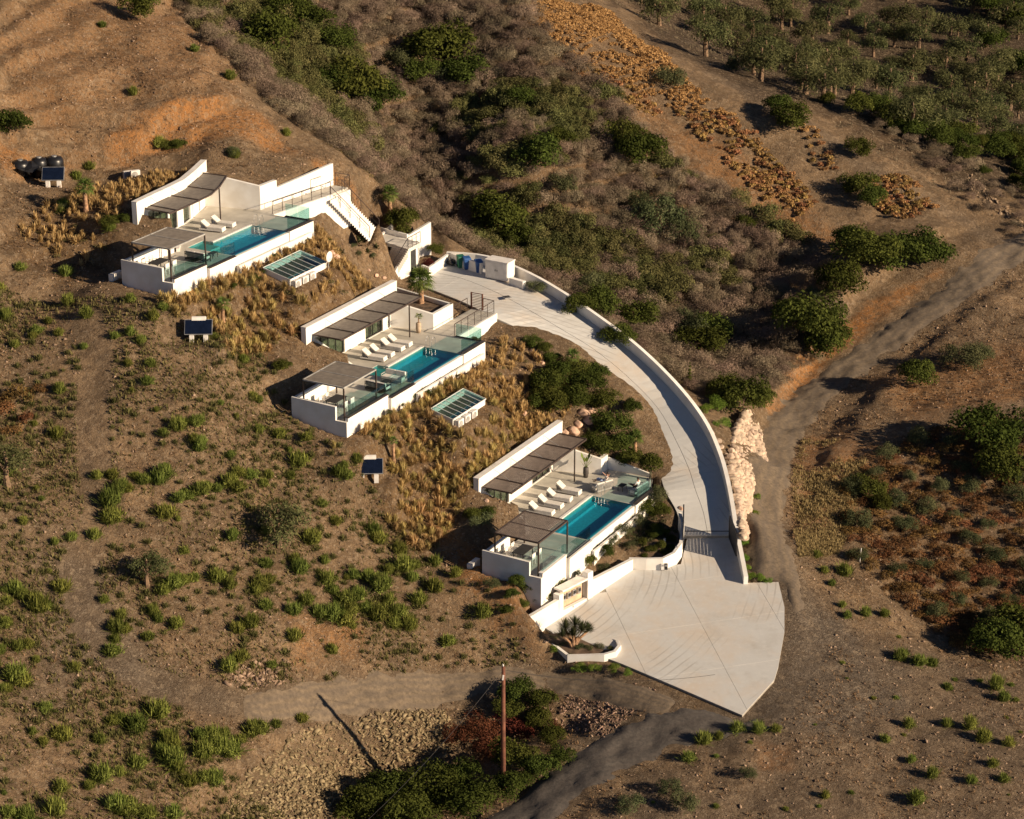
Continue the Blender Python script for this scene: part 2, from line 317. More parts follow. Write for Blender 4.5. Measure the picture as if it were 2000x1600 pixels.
GREYM = mat('grey_metal', (.4, .4, .4), .4, metal=.5)
BLACKP = mat('black_plastic', (.015, .015, .017), .35)
SKIN = mat('skin', (.45, .25, .17), .6); HAIR = mat('hair', (.03, .02, .015), .6)
WCL = mat('white_cloth', (.75, .73, .72), .9); BCL = mat('blue_cloth', (.30, .38, .58), .9); KCL = mat('dark_cloth', (.05, .035, .045), .9)
BINB = mat('blue_bin', (.03, .10, .30), .5); BING = mat('green_bin', (.02, .14, .08), .5)
SOIL = mat('garden_soil', (.13, .085, .055), .95, var=.3, scale=2, bump=.5)
GLASS, _ = glassmat('clear_glass', (.72, .86, .86)); WGLASS, _ = glassmat('window_glass', (.6, .66, .62))
SKYG, _ = glassmat('roof_glass', (.72, .86, .86), .8)
WATER, fr = glassmat('water', (.24, .72, .80), .9, .02)
_nt = WATER.node_tree; _n = N(_nt, 'ShaderNodeTexNoise'); _n.inputs['Scale'].default_value = 3; _g = N(_nt, 'ShaderNodeNewGeometry'); _b = N(_nt, 'ShaderNodeBump'); _b.inputs['Strength'].default_value = .12; _b.inputs['Distance'].default_value = .05
_nt.links.new(_g.outputs['Position'], _n.inputs['Vector']); _nt.links.new(_n.outputs[0], _b.inputs['Height']); _nt.links.new(_b.outputs[0], fr.inputs['Normal'])
for nd in _nt.nodes:
    if nd.type == 'BSDF_GLOSSY': _nt.links.new(_b.outputs[0], nd.inputs['Normal'])

# ------------------------------------------------------------------ object helpers
COL = sc.collection
def tag(o, label=None, cat=None, group=None, kind=None):
    if label: o['label'] = label
    if cat: o['category'] = cat
    if group: o['group'] = group
    if kind: o['kind'] = kind
    return o
def empty(name, loc, rz=0, label=None, cat=None, group=None):
    o = bpy.data.objects.new(name, None); COL.objects.link(o); o.location = loc; o.rotation_euler = (0, 0, rz); o.empty_display_size = .3
    return tag(o, label, cat, group)
class MB:
    def __init__(s): s.v = []; s.f = []
    def add(s, v, f):
        b = len(s.v); s.v += [tuple(p) for p in v]; s.f += [tuple(b+i for i in q) for q in f]; return s
    def box(s, x0, x1, y0, y1, z0, z1):
        if x0 > x1: x0, x1 = x1, x0
        if y0 > y1: y0, y1 = y1, y0
        return s.add([(x0,y0,z0),(x1,y0,z0),(x1,y1,z0),(x0,y1,z0),(x0,y0,z1),(x1,y0,z1),(x1,y1,z1),(x0,y1,z1)],
                     [(0,3,2,1),(4,5,6,7),(0,1,5,4),(1,2,6,5),(2,3,7,6),(3,0,4,7)])
    def bar(s, a, b, w=.05, h=None):      # rectangular bar between two points
        a = Vector(a); b = Vector(b); d = (b-a); 
        if d.length < 1e-6: return s
        d.normalize(); up = Vector((0, 0, 1)) if abs(d.z) < .95 else Vector((1, 0, 0))
        r = d.cross(up).normalized()*(w/2); t = r.cross(d).normalized()*((h or w)/2)
        return s.add([a-r-t, a+r-t, a+r+t, a-r+t, b-r-t, b+r-t, b+r+t, b-r+t], [(0,1,2,3),(7,6,5,4),(0,4,5,1),(1,5,6,2),(2,6,7,3),(3,7,4,0)])
    def tube(s, pts, rad, n=7):
        pts = [Vector(p) for p in pts]; base = len(s.v); m = len(pts)
        if not hasattr(rad, '__len__'): rad = [rad]*m
        for i, p in enumerate(pts):
            d = (pts[min(i+1, m-1)]-pts[max(i-1, 0)]).normalized(); up = Vector((0, 0, 1)) if abs(d.z) < .9 else Vector((1, 0, 0))
            r = d.cross(up).normalized(); t = r.cross(d)
            for k in range(n):
                a = 2*math.pi*k/n; s.v.append(tuple(p+(r*math.cos(a)+t*math.sin(a))*rad[i]))
        for i in range(m-1):
            for k in range(n):
                k2 = (k+1) % n; s.f.append((base+i*n+k, base+i*n+k2, base+(i+1)*n+k2, base+(i+1)*n+k))
        s.f.append(tuple(base+k for k in range(n))[::-1]); s.f.append(tuple(base+(m-1)*n+k for k in range(n))); return s
    def wall(s, a, b, t, z0a, z1a, z0b=None, z1b=None):   # straight wall, thickness to the left of a->b, heights may differ at the ends
        a = Vector((a[0], a[1], 0)); b = Vector((b[0], b[1], 0)); z0b = z0a if z0b is None else z0b; z1b = z1a if z1b is None else z1b
        nrm = Vector((-(b-a).y, (b-a).x, 0)).normalized()*t
        q = [(a, z0a), (b, z0b), (b+nrm, z0b), (a+nrm, z0a), (a, z1a), (b, z1b), (b+nrm, z1b), (a+nrm, z1a)]
        return s.add([(p.x, p.y, z) for p, z in q], [(0,3,2,1),(4,5,6,7),(0,1,5,4),(1,2,6,5),(2,3,7,6),(3,0,4,7)])
    def strip(s, pts, t, z0, z1):          # mitred wall along a polyline; z0/z1 lists or numbers
        m = len(pts); P2 = [Vector((p[0], p[1])) for p in pts]
        Z0 = z0 if hasattr(z0, '__len__') else [z0]*m; Z1 = z1 if hasattr(z1, '__len__') else [z1]*m; base = len(s.v)
        for i in range(m):
            d1 = (P2[i]-P2[i-1]).normalized() if i else (P2[1]-P2[0]).normalized(); d2 = (P2[i+1]-P2[i]).normalized() if i < m-1 else d1
            n1 = Vector((-d1.y, d1.x)); n2 = Vector((-d2.y, d2.x)); nn = (n1+n2).normalized(); k = t/max(.4, nn.dot(n1)); q = P2[i]+nn*k
            s.v += [(P2[i].x, P2[i].y, Z0[i]), (q.x, q.y, Z0[i]), (q.x, q.y, Z1[i]), (P2[i].x, P2[i].y, Z1[i])]
        for i in range(m-1):
            a = base+4*i; b = a+4
            for k in range(4): s.f.append((a+k, a+(k+1) % 4, b+(k+1) % 4, b+k))
        s.f.append((base, base+3, base+2, base+1)); e = base+4*(m-1); s.f.append((e, e+1, e+2, e+3)); return s
    def prism(s, poly, z0, z1):
        n = len(poly); b = len(s.v); za = z0 if hasattr(z0, '__len__') else [z0]*n; zb = z1 if hasattr(z1, '__len__') else [z1]*n
        s.v += [(p[0], p[1], za[i]) for i, p in enumerate(poly)]+[(p[0], p[1], zb[i]) for i, p in enumerate(poly)]
        s.f += [tuple(b+i for i in range(n))[::-1], tuple(b+n+i for i in range(n))]+[(b+i, b+(i+1) % n, b+n+(i+1) % n, b+n+i) for i in range(n)]; return s
    def mesh(s, name, m):
        me = bpy.data.meshes.new(name); me.from_pydata(s.v, [], s.f); me.materials.append(m); me.update(); return me
    def build(s, name, m, parent=None, smooth=False, bev=0):
        me = s.mesh(name, m)
        if smooth: me.polygons.foreach_set('use_smooth', [True]*len(me.polygons))
        o = bpy.data.objects.new(name, me); COL.objects.link(o)
        if parent: o.parent = parent
        if bev:
            b = o.modifiers.new('bevel', 'BEVEL'); b.width = bev; b.segments = 2; b.limit_method = 'ANGLE'
        return o
def npmesh(name, V, Fc, m, tone=None, smooth=False):
    me = bpy.data.meshes.new(name); V = np.asarray(V, np.float32); Fc = np.asarray(Fc, np.int32); k = Fc.shape[1]
    me.vertices.add(len(V)); me.vertices.foreach_set('co', V.ravel()); me.loops.add(Fc.size); me.loops.foreach_set('vertex_index', Fc.ravel())
    me.polygons.add(len(Fc)); me.polygons.foreach_set('loop_start', np.arange(0, Fc.size, k, dtype=np.int32)); me.polygons.foreach_set('loop_total', np.full(len(Fc), k, np.int32))
    if smooth: me.polygons.foreach_set('use_smooth', np.ones(len(Fc), bool))
    me.update(calc_edges=True)
    if tone is not None:
        a = me.attributes.new('tone', 'FLOAT', 'POINT'); a.data.foreach_set('value', np.asarray(tone, np.float32))
    me.materials.append(m); return me
def link(name, me, parent=None, loc=None, rz=0, s=1):
    o = bpy.data.objects.new(name, me); COL.objects.link(o)
    if parent: o.parent = parent
    if loc is not None: o.location = loc
    o.rotation_euler = (0, 0, rz); o.scale = (s, s, s) if not hasattr(s, '__len__') else s; return o
def copy_tree(o, parent=None):
    c = o.copy(); COL.objects.link(c)
    if parent: c.parent = parent
    for ch in list(o.children): copy_tree(ch, c)
    return c
def loc2(i, u, v, z=0): return (u, -v, z)    # villa frame in the villa's own object space

# ------------------------------------------------------------------ ground
def dmask(pix, wd, soft=1.0, far_=False):
    d, s, t = pdist(XX, YY, GL(pix)); return 1-sstep(wd-soft, wd+soft, d+fbm(XX, YY, 1.5, 3, 21)*soft*.8)
print('grid', XX.shape)
ROADS = {
 'valley': [(1530,1175),(1505,1080),(1495,980),(1515,880),(1560,800),(1640,730),(1740,660),(1840,590),(1930,520),(2080,440)],
 'lower': [(1290,1375),(1170,1345),(1090,1330),(1010,1330),(900,1338),(760,1350),(620,1372),(500,1385),(380,1360),(260,1320),(180,1230),(150,1130),(200,1020),(185,900),(180,800),(190,700),(170,620)],
 'access': [(960,1660),(1070,1560),(1180,1480),(1290,1430),(1380,1412),(1430,1408)], 'apron': [(1400,1440),(1500,1380),(1560,1290),(1575,1200),(1540,1130)],
 'spur': [(1600,900),(1700,850),(1820,815),(2040,790)],
 'ridge': [(1400,150),(1520,215),(1640,285),(1760,370),(1880,430),(2050,520)]}
RW = {'valley': 1.5, 'lower': 1.0, 'access': 1.75, 'apron': 1.6, 'spur': 1.0, 'ridge': 1.3}
RM = {k: dmask(v, RW[k], .7) for k, v in ROADS.items()}
road = np.maximum.reduce([RM['valley'], dmask(ROADS['lower'][:10], 1.2, .7)*.9, RM['apron']*.9, dmask(ROADS['lower'], 1.5, .8)*.35, RM['access'], RM['spur']*.5, RM['ridge']*.6])
def rp(pix, soft=2.0, seed=31): return 1-sstep(-soft, soft, polysd(XX, YY, GL(pix))+fbm(XX, YY, 3, 3, seed)*soft*1.2)
orange = np.clip(rp([(0,330),(150,318),(330,300),(430,265),(560,300),(640,330),(700,400),(620,340),(520,230),(420,200),(250,245),(0,290)], .9)
  +rp([(840,1000),(960,1080),(1060,1290),(960,1250),(900,1120)], 1.2, 5)*.8+rp([(1490,790),(1560,700),(1680,600),(1830,530),(1700,640),(1600,730),(1530,810)], .7, 6)
  +rp([(1560,850),(1650,830),(1750,880),(1640,1000),(1580,1090),(1550,1000)], 1.5, 7)*.75+rp([(1680,740),(2100,650),(2100,770),(1760,820)], 1.5, 8)*.6
  +rp([(1260,200),(1500,330),(1650,480),(1500,430),(1350,330)], 2, 9)*.6+rp([(560,1200),(700,1220),(680,1290),(580,1290)], 1, 10)*.6+rp([(1490,1455),(1540,1455),(1540,1500),(1490,1500)], .5, 11)*.9
  +rp([(0,0),(330,0),(480,200),(600,300),(420,200),(0,250)], 3, 12)*.38, 0, 1)
grey = np.clip(rp([(1530,1150),(1640,1200),(1750,1300),(1700,1420),(1450,1450),(1400,1400),(1460,1390),(1530,1300)], 2.5, 15)+rp([(1140,1320),(1300,1350),(1150,1480),(1100,1440)], 1.2, 16)*.7+rp([(1560,1230),(2080,1300),(2080,1700),(1150,1700),(1250,1530),(1480,1430)], 3, 26)*.5+rp([(50,1050),(230,1130),(300,1330),(60,1360)], 2, 17)*.7, 0, 1)
dark = np.clip(rp([(340,0),(1100,0),(1250,150),(1500,400),(1650,560),(1500,740),(1340,750),(1200,640),(1050,555),(930,490),(850,430),(740,360),(620,260),(500,180),(420,80)], 2, 18)*.55
  +rp([(1150,-150),(2300,-150),(2300,420),(1860,360),(1640,240),(1450,170),(1290,90)], 3, 19)*.9+rp([(1660,1000),(1800,830),(2100,800),(2100,1300),(1900,1280),(1750,1130)], 2, 20)*.5, 0, 1)
garden = np.maximum.reduce([1-sstep(-.4, .8, polysd(XX, YY, [tuple(VW(i, a, b))[:2] for a, b in q])+fbm(XX, YY, 1.5, 2, 40)*.6) for i, q in
   ((1, [(-16, -5), (5, -5), (7, -12), (-14, -12.5)]), (2, [(-16.5, -5), (5, -5), (6, -11), (-15, -11)]), (3, [(-16, -4.8), (2, -6), (0, -13), (-15, -12)]))])
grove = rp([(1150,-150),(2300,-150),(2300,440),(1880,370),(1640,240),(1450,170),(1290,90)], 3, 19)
def quadfaces(mask=None):
    ny, nx = XX.shape; idx = np.arange(ny*nx).reshape(ny, nx)
    Q = np.stack([idx[:-1, :-1], idx[:-1, 1:], idx[1:, 1:], idx[1:, :-1]], -1)
    return (Q[mask] if mask is not None else Q.reshape(-1, 4))
def groundmat():
    m = bpy.data.materials.new('ground_soil'); m.use_nodes = True; nt = m.node_tree; b = nt.nodes['Principled BSDF']; b.inputs['Roughness'].default_value = .95; b.inputs['Specular IOR Level'].default_value = .1
    g = N(nt, 'ShaderNodeNewGeometry')
    def noise(s, d=8, r=.6):
        n_ = N(nt, 'ShaderNodeTexNoise'); n_.inputs['Scale'].default_value = s; n_.inputs['Detail'].default_value = d; n_.inputs['Roughness'].default_value = r
        nt.links.new(g.outputs['Position'], n_.inputs['Vector']); return n_.outputs['Fac']
    def rng(s, a, b_, c=0, d=1):
        r = N(nt, 'ShaderNodeMapRange'); nt.links.new(s, r.inputs['Value'])
        for k, v_ in zip(('From Min', 'From Max', 'To Min', 'To Max'), (a, b_, c, d)): r.inputs[k].default_value = v_
        return r.outputs[0]
    def mix(f, a, b_, mode='MIX'):
        x = N(nt, 'ShaderNodeMix', data_type='RGBA', blend_type=mode)
        if isinstance(f, float): x.inputs['Factor'].default_value = f
        else: nt.links.new(f, x.inputs['Factor'])
        for k, s in (('A', a), ('B', b_)):
            if isinstance(s, tuple): x.inputs[k].default_value = (*s, 1)
            else: nt.links.new(s, x.inputs[k])
        return x.outputs['Result']
    def att(nm): return N(nt, 'ShaderNodeAttribute', attribute_name=nm).outputs['Fac']
    base = mix(rng(noise(.25), .4, .62), (.17, .118, .07), (.37, .25, .145))
    base = mix(rng(noise(1.3, 8, .7), .45, .62), base, (.19, .125, .072))
    vo = N(nt, 'ShaderNodeTexVoronoi'); vo.inputs['Scale'].default_value = 5; nt.links.new(g.outputs['Position'], vo.inputs['Vector'])
    org = mix(rng(noise(1.1, 6), .4, .65), (.47, .21, .065), (.38, .20, .085))
    gre = mix(rng(noise(1.5, 8, .7), .35, .65), (.11, .09, .07), (.20, .165, .13))
    drk = mix(rng(noise(.6), .4, .6), (.12, .07, .035), (.22, .13, .065))
    gar = mix(rng(noise(1.2), .4, .6), (.13, .078, .04), (.24, .15, .072))
    c = mix(att('dark'), base, drk); c = mix(att('grove'), c, (.045, .032, .02)); c = mix(att('garden'), c, gar); c = mix(att('orange'), c, org); c = mix(att('grey'), c, gre); c = mix(att('road'), c, gre)  # near-black grove floor: the grove's shade is put into the soil colour
    # loose chips of stone: pale and dark flecks
    wn = N(nt, 'ShaderNodeTexVoronoi'); wn.inputs['Scale'].default_value = 8; nt.links.new(g.outputs['Position'], wn.inputs['Vector'])
    sep = N(nt, 'ShaderNodeSeparateColor'); nt.links.new(wn.outputs['Color'], sep.inputs[0])
    c = mix(rng(sep.outputs[0], .80, .98, 0, .55), c, (.42, .34, .25)); c = mix(rng(sep.outputs[1], .7, 1, 0, .55), c, (.08, .06, .045))
    c = mix(rng(noise(14, 4, .8), .3, .7, 0, .5), c, (.11, .08, .055))
    w2 = N(nt, 'ShaderNodeTexVoronoi'); w2.inputs['Scale'].default_value = 2.6; nt.links.new(g.outputs['Position'], w2.inputs['Vector']); s2 = N(nt, 'ShaderNodeSeparateColor'); nt.links.new(w2.outputs['Color'], s2.inputs[0])
    c = mix(rng(s2.outputs[0], .78, .95, 0, .35), c, (.36, .27, .18)); c = mix(rng(s2.outputs[1], .74, .95, 0, .45), c, (.085, .06, .04)); c = mix(rng(noise(3.2, 9, .8), .42, .60, 0, .32), c, (.10, .068, .042))
    nt.links.new(c, b.inputs['Base Color'])
    bp = N(nt, 'ShaderNodeBump'); bp.inputs['Strength'].default_value = 1.0; bp.inputs['Distance'].default_value = .26; nt.links.new(noise(4, 10, .75), bp.inputs['Height'])
    bp2 = N(nt, 'ShaderNodeBump'); bp2.inputs['Strength'].default_value = .5; bp2.inputs['Distance'].default_value = .06; nt.links.new(wn.outputs['Distance'], bp2.inputs['Height']); nt.links.new(bp.outputs[0], bp2.inputs['Normal'])
    nt.links.new(bp2.outputs[0], b.inputs['Normal']); return m
GM = groundmat()
def setatt(me, **k):
    for a, v in k.items():
        t = me.attributes.new(a, 'FLOAT', 'POINT'); t.data.foreach_set('value', np.asarray(v, np.float32).ravel())
V = np.stack([XX, YY, ZZ], -1).reshape(-1, 3)
gm = npmesh('ground', V, quadfaces(), GM, smooth=True)
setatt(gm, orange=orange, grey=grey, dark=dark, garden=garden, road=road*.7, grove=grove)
g_ob = link('ground', gm); g_ob['kind'] = 'structure'
ROADM = None
def roadmat():
    m = bpy.data.materials.new('dirt_road'); m.use_nodes = True; nt = m.node_tree; b = nt.nodes['Principled BSDF']; b.inputs['Roughness'].default_value = .95
    g = N(nt, 'ShaderNodeNewGeometry'); a = N(nt, 'ShaderNodeAttribute', attribute_name='across')
    n1 = N(nt, 'ShaderNodeTexNoise'); n1.inputs['Scale'].default_value = 4.0; n1.inputs['Detail'].default_value = 9; n1.inputs['Roughness'].default_value = .7; nt.links.new(g.outputs['Position'], n1.inputs['Vector'])
    r = N(nt, 'ShaderNodeMapRange'); r.inputs['From Min'].default_value = .35; r.inputs['From Max'].default_value = .65; nt.links.new(n1.outputs['Fac'], r.inputs['Value'])
    mx = N(nt, 'ShaderNodeMix', data_type='RGBA'); mx.inputs['A'].default_value = (.10, .076, .052, 1); mx.inputs['B'].default_value = (.20, .15, .10, 1); nt.links.new(r.outputs[0], mx.inputs['Factor'])
    # wheel ruts follow the road: a worn paler pair of bands
    w1 = N(nt, 'ShaderNodeMath', operation='MULTIPLY'); w1.inputs[1].default_value = 13.0; n0 = N(nt, 'ShaderNodeTexNoise'); n0.inputs['Scale'].default_value = .5; nt.links.new(g.outputs['Position'], n0.inputs['Vector']); a0 = N(nt, 'ShaderNodeMath', operation='ADD'); nt.links.new(a.outputs['Fac'], a0.inputs[0]); nt.links.new(n0.outputs['Fac'], a0.inputs[1]); nt.links.new(a0.outputs[0], w1.inputs[0])
    w2 = N(nt, 'ShaderNodeMath', operation='SINE'); nt.links.new(w1.outputs[0], w2.inputs[0])
    r2 = N(nt, 'ShaderNodeMapRange'); r2.inputs['From Min'].default_value = -1; r2.inputs['To Max'].default_value = .42; nt.links.new(w2.outputs[0], r2.inputs['Value'])
    m2 = N(nt, 'ShaderNodeMix', data_type='RGBA'); nt.links.new(r2.outputs[0], m2.inputs['Factor']); nt.links.new(mx.outputs['Result'], m2.inputs['A']); m2.inputs['B'].default_value = (.08, .065, .055, 1)
    nt.links.new(m2.outputs['Result'], b.inputs['Base Color'])
    bp = N(nt, 'ShaderNodeBump'); bp.inputs['Strength'].default_value = .5; bp.inputs['Distance'].default_value = .06; nt.links.new(n1.outputs['Fac'], bp.inputs['Height']); nt.links.new(bp.outputs[0], b.inputs['Normal'])
    return m
RMAT = roadmat()
RMESH = {'valley': ROADS['valley'], 'lower': ROADS['lower'][:8], 'access': ROADS['access']}; RMAT2 = roadmat(); RMAT2.name = 'worn_dark_road'
for nd in RMAT2.node_tree.nodes:
    if nd.type == 'MIX' and not nd.inputs['A'].is_linked: nd.inputs['A'].default_value = (.05, .044, .04, 1); nd.inputs['B'].default_value = (.115, .098, .084, 1)
for k, nm in (('valley', 'dirt_track_valley'), ('lower', 'dirt_track_lower'), ('access', 'access_road')):
    d, s, t = pdist(XX, YY, GL(RMESH[k])); wd = RW[k]
    off = .10*(1-(d/(wd*(1.05+.35*fbm(XX, YY, 6, 3, 51))))**2)-.14*fbm(XX, YY, 1.1, 4, 50)-.04*np.cos(d/wd*5.5)*.5
    off = off-.25*(1-sstep(.1, .8, np.minimum(polysd(XX, YY, fcp), polysd(XX, YY, drp))))
    msk = (d < wd*1.5)[:-1, :-1] & (off[:-1, :-1] > -.28)
    ny, nx = msk.shape; Q = quadfaces(msk.nonzero()); used = np.unique(Q); rem = np.full(XX.size, -1); rem[used] = np.arange(len(used))
    VV = V[used].copy(); VV[:, 2] += off.ravel()[used]
    me = npmesh(nm, VV, rem[Q], RMAT2 if k == 'access' else RMAT, smooth=True); setatt(me, across=(d*s/wd).ravel()[used]); o = link(nm, me); o['kind'] = 'structure'

# ------------------------------------------------------------------ concrete driveway and forecourt, cast in slabs
def clipc(poly, cx0, cx1, cy0, cy1):
    def cl(pl, ax, val, sg):
        out = []
        for i in range(len(pl)):
            a, b = pl[i], pl[(i+1) % len(pl)]; ia = sg*(a[ax]-val) >= 0; ib = sg*(b[ax]-val) >= 0
            if ia: out.append(a)
            if ia != ib:
                t = (val-a[ax])/(b[ax]-a[ax]); out.append((a[0]+(b[0]-a[0])*t, a[1]+(b[1]-a[1])*t))
        return out
    for ax, val, sg in ((0, cx0, 1), (0, cx1, -1), (1, cy0, 1), (1, cy1, -1)):
        if len(poly) < 3: return []
        poly = cl(poly, ax, val, sg)
    return poly
def concmat():
    m = bpy.data.materials.new('cast_concrete'); m.use_nodes = True; nt = m.node_tree; b = nt.nodes['Principled BSDF']; b.inputs['Roughness'].default_value = .8
    g = N(nt, 'ShaderNodeNewGeometry'); out = None
    col = (.52, .52, .51)
    last = None
    for s, lo, c2, am in ((.16, .50, (.58, .43, .28), .55), (.33, .52, (.40, .38, .35), .65), (1.1, .56, (.34, .32, .29), .4), (2.6, .5, (.60, .59, .565), .5)):
        n_ = N(nt, 'ShaderNodeTexNoise'); n_.inputs['Scale'].default_value = s; n_.inputs['Detail'].default_value = 9; n_.inputs['Roughness'].default_value = .65; nt.links.new(g.outputs['Position'], n_.inputs['Vector'])
        r = N(nt, 'ShaderNodeMapRange'); r.inputs['From Min'].default_value = lo; r.inputs['From Max'].default_value = lo+.22; r.inputs['To Max'].default_value = am; nt.links.new(n_.outputs['Fac'], r.inputs['Value'])
        x = N(nt, 'ShaderNodeMix', data_type='RGBA'); nt.links.new(r.outputs[0], x.inputs['Factor'])
        if last is None: x.inputs['A'].default_value = (*col, 1)
        else: nt.links.new(last, x.inputs['A'])
        x.inputs['B'].default_value = (*c2, 1); last = x.outputs['Result']
    # tyre marks: thin curved bands
    wv = N(nt, 'ShaderNodeTexWave', wave_type='RINGS', rings_direction='Z'); wv.inputs['Scale'].default_value = .55; wv.inputs['Distortion'].default_value = 1.6; wv.inputs['Detail'].default_value = 1
    mp = N(nt, 'ShaderNodeMapping'); mp.inputs['Location'].default_value = (3, -147, 0); nt.links.new(g.outputs['Position'], mp.inputs[0]); nt.links.new(mp.outputs[0], wv.inputs['Vector'])
    r = N(nt, 'ShaderNodeMapRange'); r.inputs['From Min'].default_value = .86; r.inputs['From Max'].default_value = 1; r.inputs['To Max'].default_value = .4; nt.links.new(wv.outputs['Fac'], r.inputs['Value'])
    n2 = N(nt, 'ShaderNodeTexNoise'); n2.inputs['Scale'].default_value = .18; nt.links.new(g.outputs['Position'], n2.inputs['Vector'])
    r3 = N(nt, 'ShaderNodeMapRange'); r3.inputs['From Min'].default_value = .48; r3.inputs['From Max'].default_value = .6; nt.links.new(n2.outputs['Fac'], r3.inputs['Value'])
    mm = N(nt, 'ShaderNodeMath', operation='MULTIPLY'); nt.links.new(r.outputs[0], mm.inputs[0]); nt.links.new(r3.outputs[0], mm.inputs[1])
    x = N(nt, 'ShaderNodeMix', data_type='RGBA'); nt.links.new(mm.outputs[0], x.inputs['Factor']); nt.links.new(last, x.inputs['A']); x.inputs['B'].default_value = (.22, .20, .18, 1)
    nt.links.new(x.outputs['Result'], b.inputs['Base Color']); return m
CM = concmat(); JOINT = mat('joint', (.30, .27, .23), .9)
mb = MB(); mb.prism(fcp, [zfc(x, y)-.22 for x, y in fcp], [zfc(x, y)-.03 for x, y in fcp]); fo = mb.build('forecourt', JOINT); fo['kind'] = 'structure'
ang = UA-math.radians(48); ca, sa = math.cos(ang), math.sin(ang)
rot = [(x*ca+y*sa, -x*sa+y*ca) for x, y in fcp]; rx = [p[0] for p in rot]; ry = [p[1] for p in rot]
st = 5.2; i0 = min(rx)
while i0 < max(rx):
    j0 = min(ry)
    while j0 < max(ry):
        c = clipc(rot, i0+.01, i0+st-.01, j0+.01, j0+st-.01)
        if len(c) > 2:
            q = [(x*ca-y*sa, x*sa+y*ca) for x, y in c]
            if abs(sum(q[k][0]*q[(k+1) % len(q)][1]-q[(k+1) % len(q)][0]*q[k][1] for k in range(len(q)))) > .6:
                MB().prism(q, [zfc(x, y)-.03 for x, y in q], [zfc(x, y) for x, y in q]).build('concrete_slab', CM, fo)
        j0 += st
    i0 += st
mb = MB()
for a, b, c, d in zip(LD[:-1], RD[:-1], RD[1:], LD[1:]):
    q = [a, b, c, d]; mb.prism([(p.x, p.y) for p in q], [p.z-.3 for p in q], [p.z-.07 for p in q])
dw = mb.build('driveway', JOINT); dw['kind'] = 'structure'
for i in range(0, len(LD)-1, 4):
    for s0, s1 in ((0, .5), (.5, 1)):
        mb = MB()
        for j in range(i, min(i+4, len(LD)-1)):
            f = lambda k, t: LD[k].lerp(RD[k], t)
            e0 = .004 if s0 else 0; e1 = .004 if s1 < 1 else 0
            q = [f(j, s0+e0), f(j, s1-e1), f(j+1, s1-e1), f(j+1, s0+e0)]
            if j == i: q[0] = q[0].lerp(q[3], .03); q[1] = q[1].lerp(q[2], .03)
            b0 = len(mb.v); mb.v += [(p.x, p.y, p.z) for p in q]+[(p.x, p.y, p.z-.07) for p in q]; mb.f += [(b0, b0+1, b0+2, b0+3), (b0, b0+4, b0+5, b0+1), (b0+1, b0+5, b0+6, b0+2), (b0+3, b0+2, b0+6, b0+7), (b0, b0+3, b0+7, b0+4)]
        mb.build('concrete_slab', CM, dw)
# parapet wall along the outer side of the driveway
wp = [p for p in RD]; k0 = 0
wl = [P(1452,1148,-2.85)]+[p for p in wp]
o = MB().strip([(p.x, p.y) for p in reversed(wl)], .30, [p.z-1.8 for p in reversed(wl)], [p.z+.85 for p in reversed(wl)]).build('retaining_wall', WHITE)
tag(o, 'long curved white parapet wall along the outer edge of the driveway', 'wall')
# ------------------------------------------------------------------ villas
ORD = {1: 'lowest', 2: 'middle', 3: 'highest'}
FACL = {1: [(-8.4, -4.72), (4.2, -4.72)], 2: [(-8.95, -4.55), (3.6, -4.55)], 3: None}
z3 = [(265,460),(400,395),(530,335),(640,280),(730,205),(812,128)]
FACL[3] = [UV(3, p, 3.5) for p in z3]
c3f = [UV(3, p, 2.7) for p in [(525,550),(620,510),(740,455),(850,400),(920,335),(970,260)]]
c3b = [UV(3, p, 2.7) for p in [(330,510),(470,445),(580,390),(672,335),(730,287),(775,235)]]
def along(pl, s):                 # point at fraction s of a polyline
    L = [0]
    for a, b in zip(pl[:-1], pl[1:]): L.append(L[-1]+math.hypot(b[0]-a[0], b[1]-a[1]))
    t = s*L[-1]; k = max(0, min(len(pl)-2, int(np.searchsorted(L, t))-1)); f = (t-L[k])/(L[k+1]-L[k])
    return (pl[k][0]+(pl[k+1][0]-pl[k][0])*f, pl[k][1]+(pl[k+1][1]-pl[k][1])*f)
def louvre(mb, a0, a1, b0, b1, z, n, w, th=.035, cross=None):   # n slats from edge a0-a1 to edge b0-b1 (running a->b), local coords
    for k in range(n):
        t = (k+.5)/n; p = Vector((a0[0]+(a1[0]-a0[0])*t, a0[1]+(a1[1]-a0[1])*t, z)); q = Vector((b0[0]+(b1[0]-b0[0])*t, b0[1]+(b1[1]-b0[1])*t, z))
        mb.bar(p, q, w, th)
